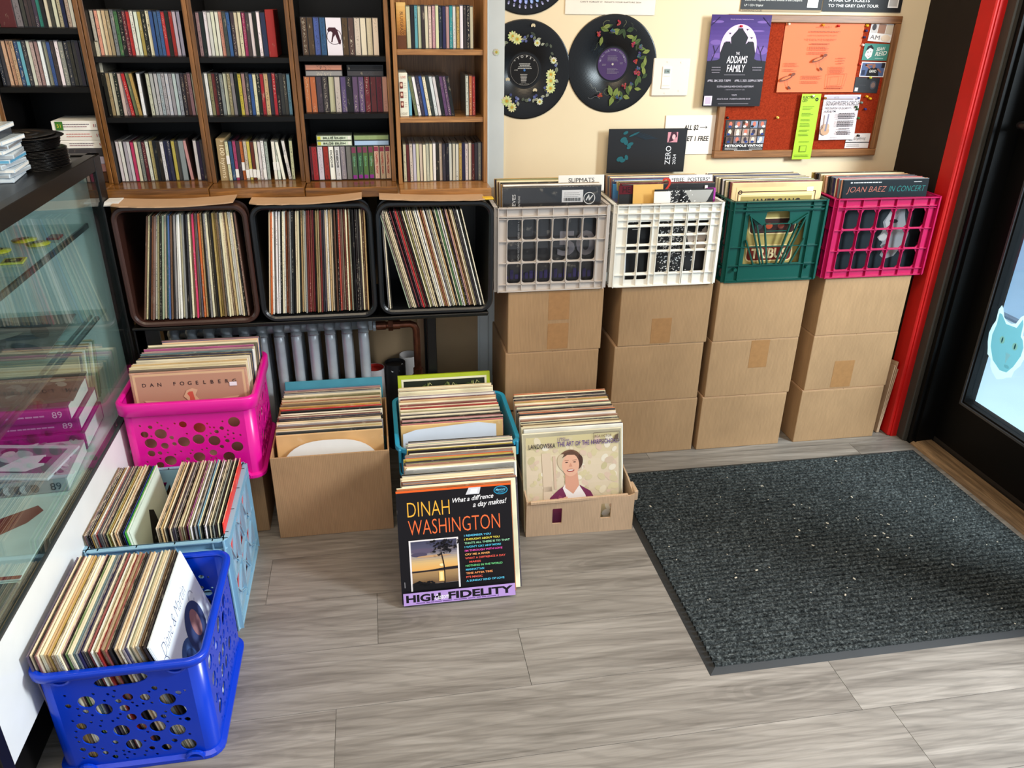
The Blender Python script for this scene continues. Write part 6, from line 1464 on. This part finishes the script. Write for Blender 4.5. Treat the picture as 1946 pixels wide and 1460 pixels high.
t = empty('storage_crate', (-.565, 1.466, 0), 'royal blue bubble crate full of records in the lower left foreground', 'crate'); bubble_crate(t, .318, .345, HB, plastic('royal_blue_plastic', (0, 54, 188), .26), True, 7, .014)
r = row_x(pal('navy beige black maroon cream cream cream tan tan gold brown cream white cream rose black green cream cream sky grey navy navy cream charcoal olive cream red gold red black black charcoal beige tan cream lilac navy cream sage beige cream grey brown black black black', 50), -.705, -.432, 1.302, .010, -4, -13, 'in the royal blue crate', 'records in the royal blue crate', yj=.005)
o = r[-1]; o.color = lin((226, 236, 240)); o['label'] = 'white record cover with looping script and two round portraits, right end of blue crate'
o.matrix_world = Matrix.Translation((-.424, 1.302 + LPW / 2 - .002, .012)) @ Matrix.Rotation(R(-14.5), 4, 'Y') @ Matrix.Rotation(R(90), 4, 'Z')
pr = Print(.0001); pr.rect(X(.005), Z(.005), X(.995), Z(.995), (224, 234, 240))
pr.text('Diane & Martin', X(.10), Z(.80), Z(.09), (84, 92, 118), Z(.66), 'l', 0, .35, -.02)
pr.line([(X(.08 + .05 * math.cos(q * .5)), Z(.76 + .05 * math.sin(q * .5))) for q in range(12)], Z(.006), (110, 120, 150)); pr.line([(X(.78 + .05 * math.cos(q * .5)), Z(.72 + .05 * math.sin(q * .5))) for q in range(12)], Z(.006), (110, 120, 150))
pr.ell(X(.36), Z(.50), Z(.16), Z(.16), (64, 92, 140), 36); pr.ell(X(.64), Z(.56), Z(.19), Z(.19), (58, 70, 110), 40); pr.ell(X(.66), Z(.58), Z(.08), Z(.11), (150, 110, 110), 24); pr.ell(X(.36), Z(.49), Z(.08), Z(.1), (40, 60, 100), 24); pr.ell(X(.6), Z(.42), Z(.03), Z(.03), (160, 140, 130), 16)
pr.obj('cover_print', o, (0, -.0026, 0), (1, 0, 0), (0, 0, 1))

# ------------------------------------------------------------------ glass display case on the left
XF, YN, YFR, XBk = -.742, 1.185, 2.402, -1.28
t = empty('display_case', (XF, (YN + YFR) / 2, 0), 'black framed glass display case with white base along the left edge', 'display case')
cy = (YN + YFR) / 2
def db(nm, x0, x1, y0, y1, z0, z1, m, c=.0015, lb=None):
    mb = MB(); mb.cbox(x0 - XF, x1 - XF, y0 - cy, y1 - cy, z0, z1, c, m) if c else mb.box(x0 - XF, x1 - XF, y0 - cy, y1 - cy, z0, z1, m)
    o = mb.obj(nm, t)
    if lb: o['label'] = lb
    return o
db('top_rail', XF - .03, XF, YN, YFR, 1.060, 1.100, BLACK); db('top_rail', XBk, XBk + .03, YN, YFR, 1.06, 1.1, BLACK); db('top_rail', XBk, XF, YFR - .03, YFR, 1.06, 1.1, BLACK)
db('post', XF - .03, XF + .001, YFR - .055, YFR, .16, 1.098, BLACK); db('post', XF - .03, XF + .001, YN - .035, YN, 0, 1.1, BLACK)
db('top_panel', XBk + .03, XF - .03, YN, YFR - .03, 1.088, 1.096, plain('case_top_laminate', (18, 17, 17), .35, 0, .35), .001)
db('glass_front', XF - .008, XF - .003, YN, YFR - .055, .402, 1.062, GLASS, 0)
db('base_panel', XF - .02, XF - .0, YN, YFR - .002, .165, .398, WHITEPAN, .001, 'white base panel'); db('sill_strip', XF - .022, XF + .001, YN, YFR - .055, .398, .404, plain('dark_sill', (50, 54, 56), .4), .001)
db('kick_board', XF - .05, XF - .045, YN, YFR, 0, .165, BLACK); db('deck', XBk, XF - .02, YN, YFR, .385, .398, PALEPAN)
db('end_panel', XBk, XF - .03, YFR - .03, YFR - .02, .398, 1.06, PALEPAN, .001, 'pale blue-green inner end panel'); db('back_panel', XBk, XBk + .01, YN, YFR, .398, 1.06, PALEPAN, .001)
for z, xs in ((.913, -.80), (.658, -.80)):
    db('glass_shelf', XBk + .02, xs, YN + .01, YFR - .034, z - .006, z, GLASS, 0)
    db('shelf_bracket', xs - .004, xs + .0025, YN + .01, YFR - .036, z - .012, z + .002, STEEL, .0008) if z > .9 else db('shelf_bracket', xs - .040, xs - .032, YN + .01, YFR - .06, z - .014, z - .0065, STEEL, .0008)
    db('bracket_bar', xs - .030, xs - .018, YN + .02, YFR - .05, z - .026, z - .0145, STEEL, .002)
# things inside the case
def case_item(name, label, cat, x0, x1, y0, y1, z0, z1, mat, rz=0, color=None, fn=None, group=None):
    mb = MB(); a, b = (x1 - x0) / 2, (y1 - y0) / 2; mb.cbox(-a, a, -b, b, 0, z1 - z0, min(.0015, (z1 - z0) / 3), mat)
    o = mb.obj(name); o.location = ((x0 + x1) / 2, (y0 + y1) / 2, z0); o.rotation_euler = (0, 0, R(rz)); tag(o, label, cat, group)
    if color: o.color = lin(color)
    if fn: pr = Print(); fn(pr, a, b); pr.obj('cover_print', o, (0, 0, z1 - z0), (1, 0, 0), (0, 1, 0))
    return o
def badge(p, a, b): p.ell(0, 0, a * .9, b * .9, (214, 196, 40)); p.ell(0, 0, a * .5, b * .45, (60, 54, 30))
for i, (x, y, lb) in enumerate(((-.905, 2.20, 'yellow round badge at the back of the top glass shelf'), (-.93, 2.10, 'yellow round badge at the left on the top glass shelf'), (-.858, 2.16, 'yellow round badge in the middle of the top glass shelf'))):
    mb = MB(); mb.lathe([(.0001, 0), (.028, 0), (.030, .003), (.0001, .006)], plastic('yellow_badge', (210, 196, 40), .3), 24); o = mb.obj('badge', None, True); o.location = (x, y, .9135); tag(o, lb, 'badge', 'badges on the top glass shelf')
    pr = Print(); pr.ring(0, 0, .008, .012, (70, 60, 30), 20); pr.ell(0, 0, .006, .004, (60, 54, 30)); pr.obj('badge_print', o, (0, 0, .0062), (1, 0, 0), (0, 1, 0))
case_item('badge', 'dark red flat badge beside the yellow ones in the case', 'badge', -.85, -.82, 2.195, 2.235, .9135, .920, plastic('red_badge', (120, 50, 60), .3))
def sqf(p, a, b): p.rect(-a * .7, -b * .6, a * .7, b * .6, (40, 36, 30)); p.ell(0, 0, a * .25, b * .4, (180, 170, 80))
case_item('sticker_card', 'square yellow edged card at the front of the top glass shelf', 'card', -.885, -.835, 1.98, 2.03, .9135, .918, plain('yellow_card', (206, 208, 90), .5), 8, None, sqf)
case_item('picture_print', 'flat black and white print on the lower glass shelf', 'print', -1.2, -.86, 2.0, 2.32, .6585, .661, plain('grey_print', (120, 116, 112), .5), 4, None, lambda p, a, b: [p.ell(random.Random(i).uniform(-a * .7, a * .7), random.Random(i + 40).uniform(-b * .7, b * .7), .06, .02, ((80, 84, 90), (150, 144, 136), (100, 92, 88))[i % 3], 12, i) for i in range(16)])
for i in range(14):
    c = ('beige', 'grey', 'cream', 'tan', 'white', 'sage')[i % 6]
    M = Matrix.Translation((-.985 + (i % 3) * .004, 2.20 + i * .0105, .399)) @ Matrix.Rotation(R(-16), 4, 'X')
    mb = MB(); mb.cbox(-.125, .125, -.002, .002, 0, .17, .001, SLEEVE); o = mb.obj('record_sleeve'); o.matrix_world = M; o.color = lin(P[c]); tag(o, f'{c} single record sleeve, {ordn(i + 1)} from front in the display case row', 'record', 'single sleeves standing in the display case')
MAG = plain('magenta_book_cloth', (120, 30, 100), .4)
z = .399
for i, (dx, dy, h) in enumerate(((.0, .0, .05), (-.01, .012, .04), (-.02, -.008, .045))):
    o = case_item('book', ['bottom', 'middle', 'top'][i] + ' plum purple hardback in the display case stack', 'book', -1.09 + dx, -.80 + dx, 1.98 + dy, 2.13 + dy + .04, z, z + h, MAG, 3, None, None, 'purple books stacked in the display case')
    pr = Print(); pr.text('89', .105, h * .3, h * .4, (214, 190, 206), .024); pr.rect(-.1, h * .3, -.08, h * .62, (214, 190, 206)); pr.lines(-.07, h * .42, .16, 1, .01, h * .1, (190, 150, 180), .05); pr.obj('spine_print', o, (0, -.0955, 0), (1, 0, 0), (0, 0, 1)); 
    mb = MB(); mb.box(.1446, .1456, -.085, .085, .004, h - .004, PAPER); mb.obj('pages', o)
    z += h + .0006
def cvr(p, a, b): p.rect(-a * .9, -b * .85, a * .9, b * .85, (60, 56, 60)); [p.ell(random.Random(i * 3).uniform(-a * .8, a * .8), random.Random(i * 7).uniform(-b * .7, b * .7), .02, .012, ((150, 146, 140), (96, 90, 90), (40, 38, 42))[i % 3], 10, i) for i in range(30)]; p.text('THE HITS OF VINYL', -a * .85, b * .5, .012, (210, 204, 204), a * .8)
case_item('magazine', 'black and white photo magazine on top of the purple books', 'magazine', -1.10, -.815, 1.99, 2.17, z, z + .006, plain('magazine_dark', (70, 66, 70), .35), 6, None, cvr)
def ph(p, a, b): p.rect(-a * .93, -b * .92, a * .93, b * .92, (206, 200, 210)); p.rect(-a * .8, -b * .7, a * .8, b * .78, (120, 112, 128)); p.ell(-.02, .02, .04, .03, (196, 186, 196)); p.ell(-.05, .045, .02, .016, (60, 54, 66)); p.ell(-.045, .032, .015, .014, (214, 196, 200)); p.poly([(-.04, -.05), (.0, .02), (.05, .03), (.07, -.02), (.04, -.05)], (226, 222, 228)); p.rect(.05, -.01, .07, .02, (80, 40, 70))
def ph2(p, a, b): p.rect(-a, -b, a, b, (190, 180, 190)); [p.ell(random.Random(i * 5).uniform(-a * .9, a * .9), random.Random(i * 11).uniform(-b * .9, b * .9), .03, .008, ((150, 140, 150), (216, 208, 216), (120, 110, 124))[i % 3], 10, i * .4) for i in range(30)]
o = case_item('book', 'thick grey photo book lying below the portrait magazine in the case', 'book', -1.04, -.785, 1.775, 1.965, .399, .437, plain('grey_book', (150, 150, 154), .4), 4, None, ph2); mb = MB(); mb.box(.127, .1283, -.09, .09, .004, .034, PAPER); mb.obj('pages', o)
pr = Print(); pr.text('89', .09, .008, .02, (50, 50, 60), .024); [pr.ell(-.1 + i * .012, .018, .01, .012, ((120, 120, 126), (80, 80, 86), (176, 176, 180))[i % 3], 8) for i in range(14)]; pr.obj('spine_print', o, (0, -.0955, 0), (1, 0, 0), (0, 0, 1))
case_item('magazine', 'white bordered magazine with a portrait lying on the grey book', 'magazine', -1.02, -.80, 1.79, 1.95, .4375, .444, plain('magazine_white', (222, 218, 224), .3), -9, None, ph)
def alb(p, a, b): p.poly([(-a, b * .0), (-a * .4, b * .15), (-.02, b * .05), (.02, b * .4), (.10, b * .75), (.12, b * .6), (.10, b * .3), (.04, -.01), (-.06, -b * .25), (-a, -b * .2)], (120, 44, 48)); p.poly([(-.03, b * .1), (.02, b * .3), (.03, b * .1), (.0, 0)], (214, 190, 180)); p.rect(-a, -b, a, -b * .93, (130, 40, 44))
case_item('record_sleeve', 'pale record cover with a dark red figure lying flat in the case', 'record', -1.085, -.768, 1.445, 1.76, .399, .4045, plain('pale_cover', (206, 214, 212), .35), 0, None, alb)
case_item('record_sleeve', 'chequered record cover lying flat nearest the camera in the case', 'record', -1.085, -.768, 1.20, 1.435, .399, .405, plain('dark_cover', (70, 72, 76), .35), 0, None, lambda p, a, b: [p.rect(-a + .03 + i * .06, b - .06 - j * .05, -a + .07 + i * .06, b - .03 - j * .05, (150, 152, 156)) for i in range(4) for j in range(3)])

# on top of the case: stack of small discs and CDs
z = 1.0965
for i in range(26):
    mb_ = _M.get('disc7')
    if mb_ is None:
        mb = MB(); mb.lathe([(.0195, 0), (.0195, .0022), (.044, .0022), (.046, .0012), (.052, .0012), (.053, .0018), (.0835, .0018), (.0855, .0011), (.0855, .0006), (.0835, 0)], VINYL, 44, close=True); mb_ = mb.mesh('small_record', True); _M['disc7'] = mb_
    o = D.objects.new('small_record', mb_); COL.objects.link(o); low = i < 15; th = .0031 if low else .0030
    o.location = (-.862 + (.010 if low else -.003) + rnd.uniform(-.002, .002) + (.012 if i == 24 else 0) - (.008 if i == 25 else 0), 2.235 + rnd.uniform(-.002, .002), z + (0 if low else .002)); z += th
    o.rotation_euler = (R(.6 if not low else 0), R(1.2 if i == 24 else 0), 0)
    tag(o, f'small black vinyl single, {ordn(i + 1)} from the bottom of the disc stack on the case', 'record', 'stack of small vinyl singles on the display case')
z = 1.0965
cs = [('clear', .0105, 6), ('silver', .0105, -3), ('white', .0105, 4), ('silver', .0105, -6), ('sky', .0105, 2), ('silver', .0105, 8), ('white', .0105, 0), ('grey', .0105, 5), ('white', .0105, -4), ('charcoal', .016, 3), ('white', .011, 1)]
JW = plain('clear_jewel_edge', (190, 204, 214), .12)
for i, (c, h, rz) in enumerate(cs):
    mb = MB(); mb.cbox(-.071, .071, -.0625, .0625, 0, h - .0006, .0008, JW if c != 'charcoal' else plain('charcoal_case', (52, 58, 66), .3))
    o = mb.obj('cd_case'); o.location = (-.900 - (.012 if i > 8 else 0) + .004 * (i % 3), 2.075 + .004 * ((i * 5) % 3), z); o.rotation_euler = (0, 0, R(rz + 2)); z += h
    tag(o, f'{"clear" if c == "clear" else c} disc case, {ordn(i + 1)} from the bottom of the pile on the display case', 'CD', 'pile of disc cases on the display case')
    if c != 'charcoal':
        mb = MB(); mb.box(-.069, .069, -.0631, -.0625, .002, h - .003, plain('insert_' + c, P.get(c, (214, 224, 232)), .3)); mb.obj('spine_insert', o)
        mb = MB(); mb.box(.071, .0714, -.06, .06, .002, h - .003, plain('insert_' + c, P.get(c, (214, 224, 232)), .3)); mb.obj('side_insert', o)
for i in range(2):
    mb = MB(); mb.cbox(-.071, .071, -.0625, .0625, 0, .0098, .0008, JW); o = mb.obj('cd_case'); o.location = (-.90 + i * .01, 1.93 - i * .05, 1.0965 + i * .010); o.rotation_euler = (R(-1 if i else 0), 0, R(14 - i * 6)); tag(o, ['clear disc case lying in front of the pile on the display case', 'clear disc case resting on another in front of the pile'][i], 'CD')

pack_records()
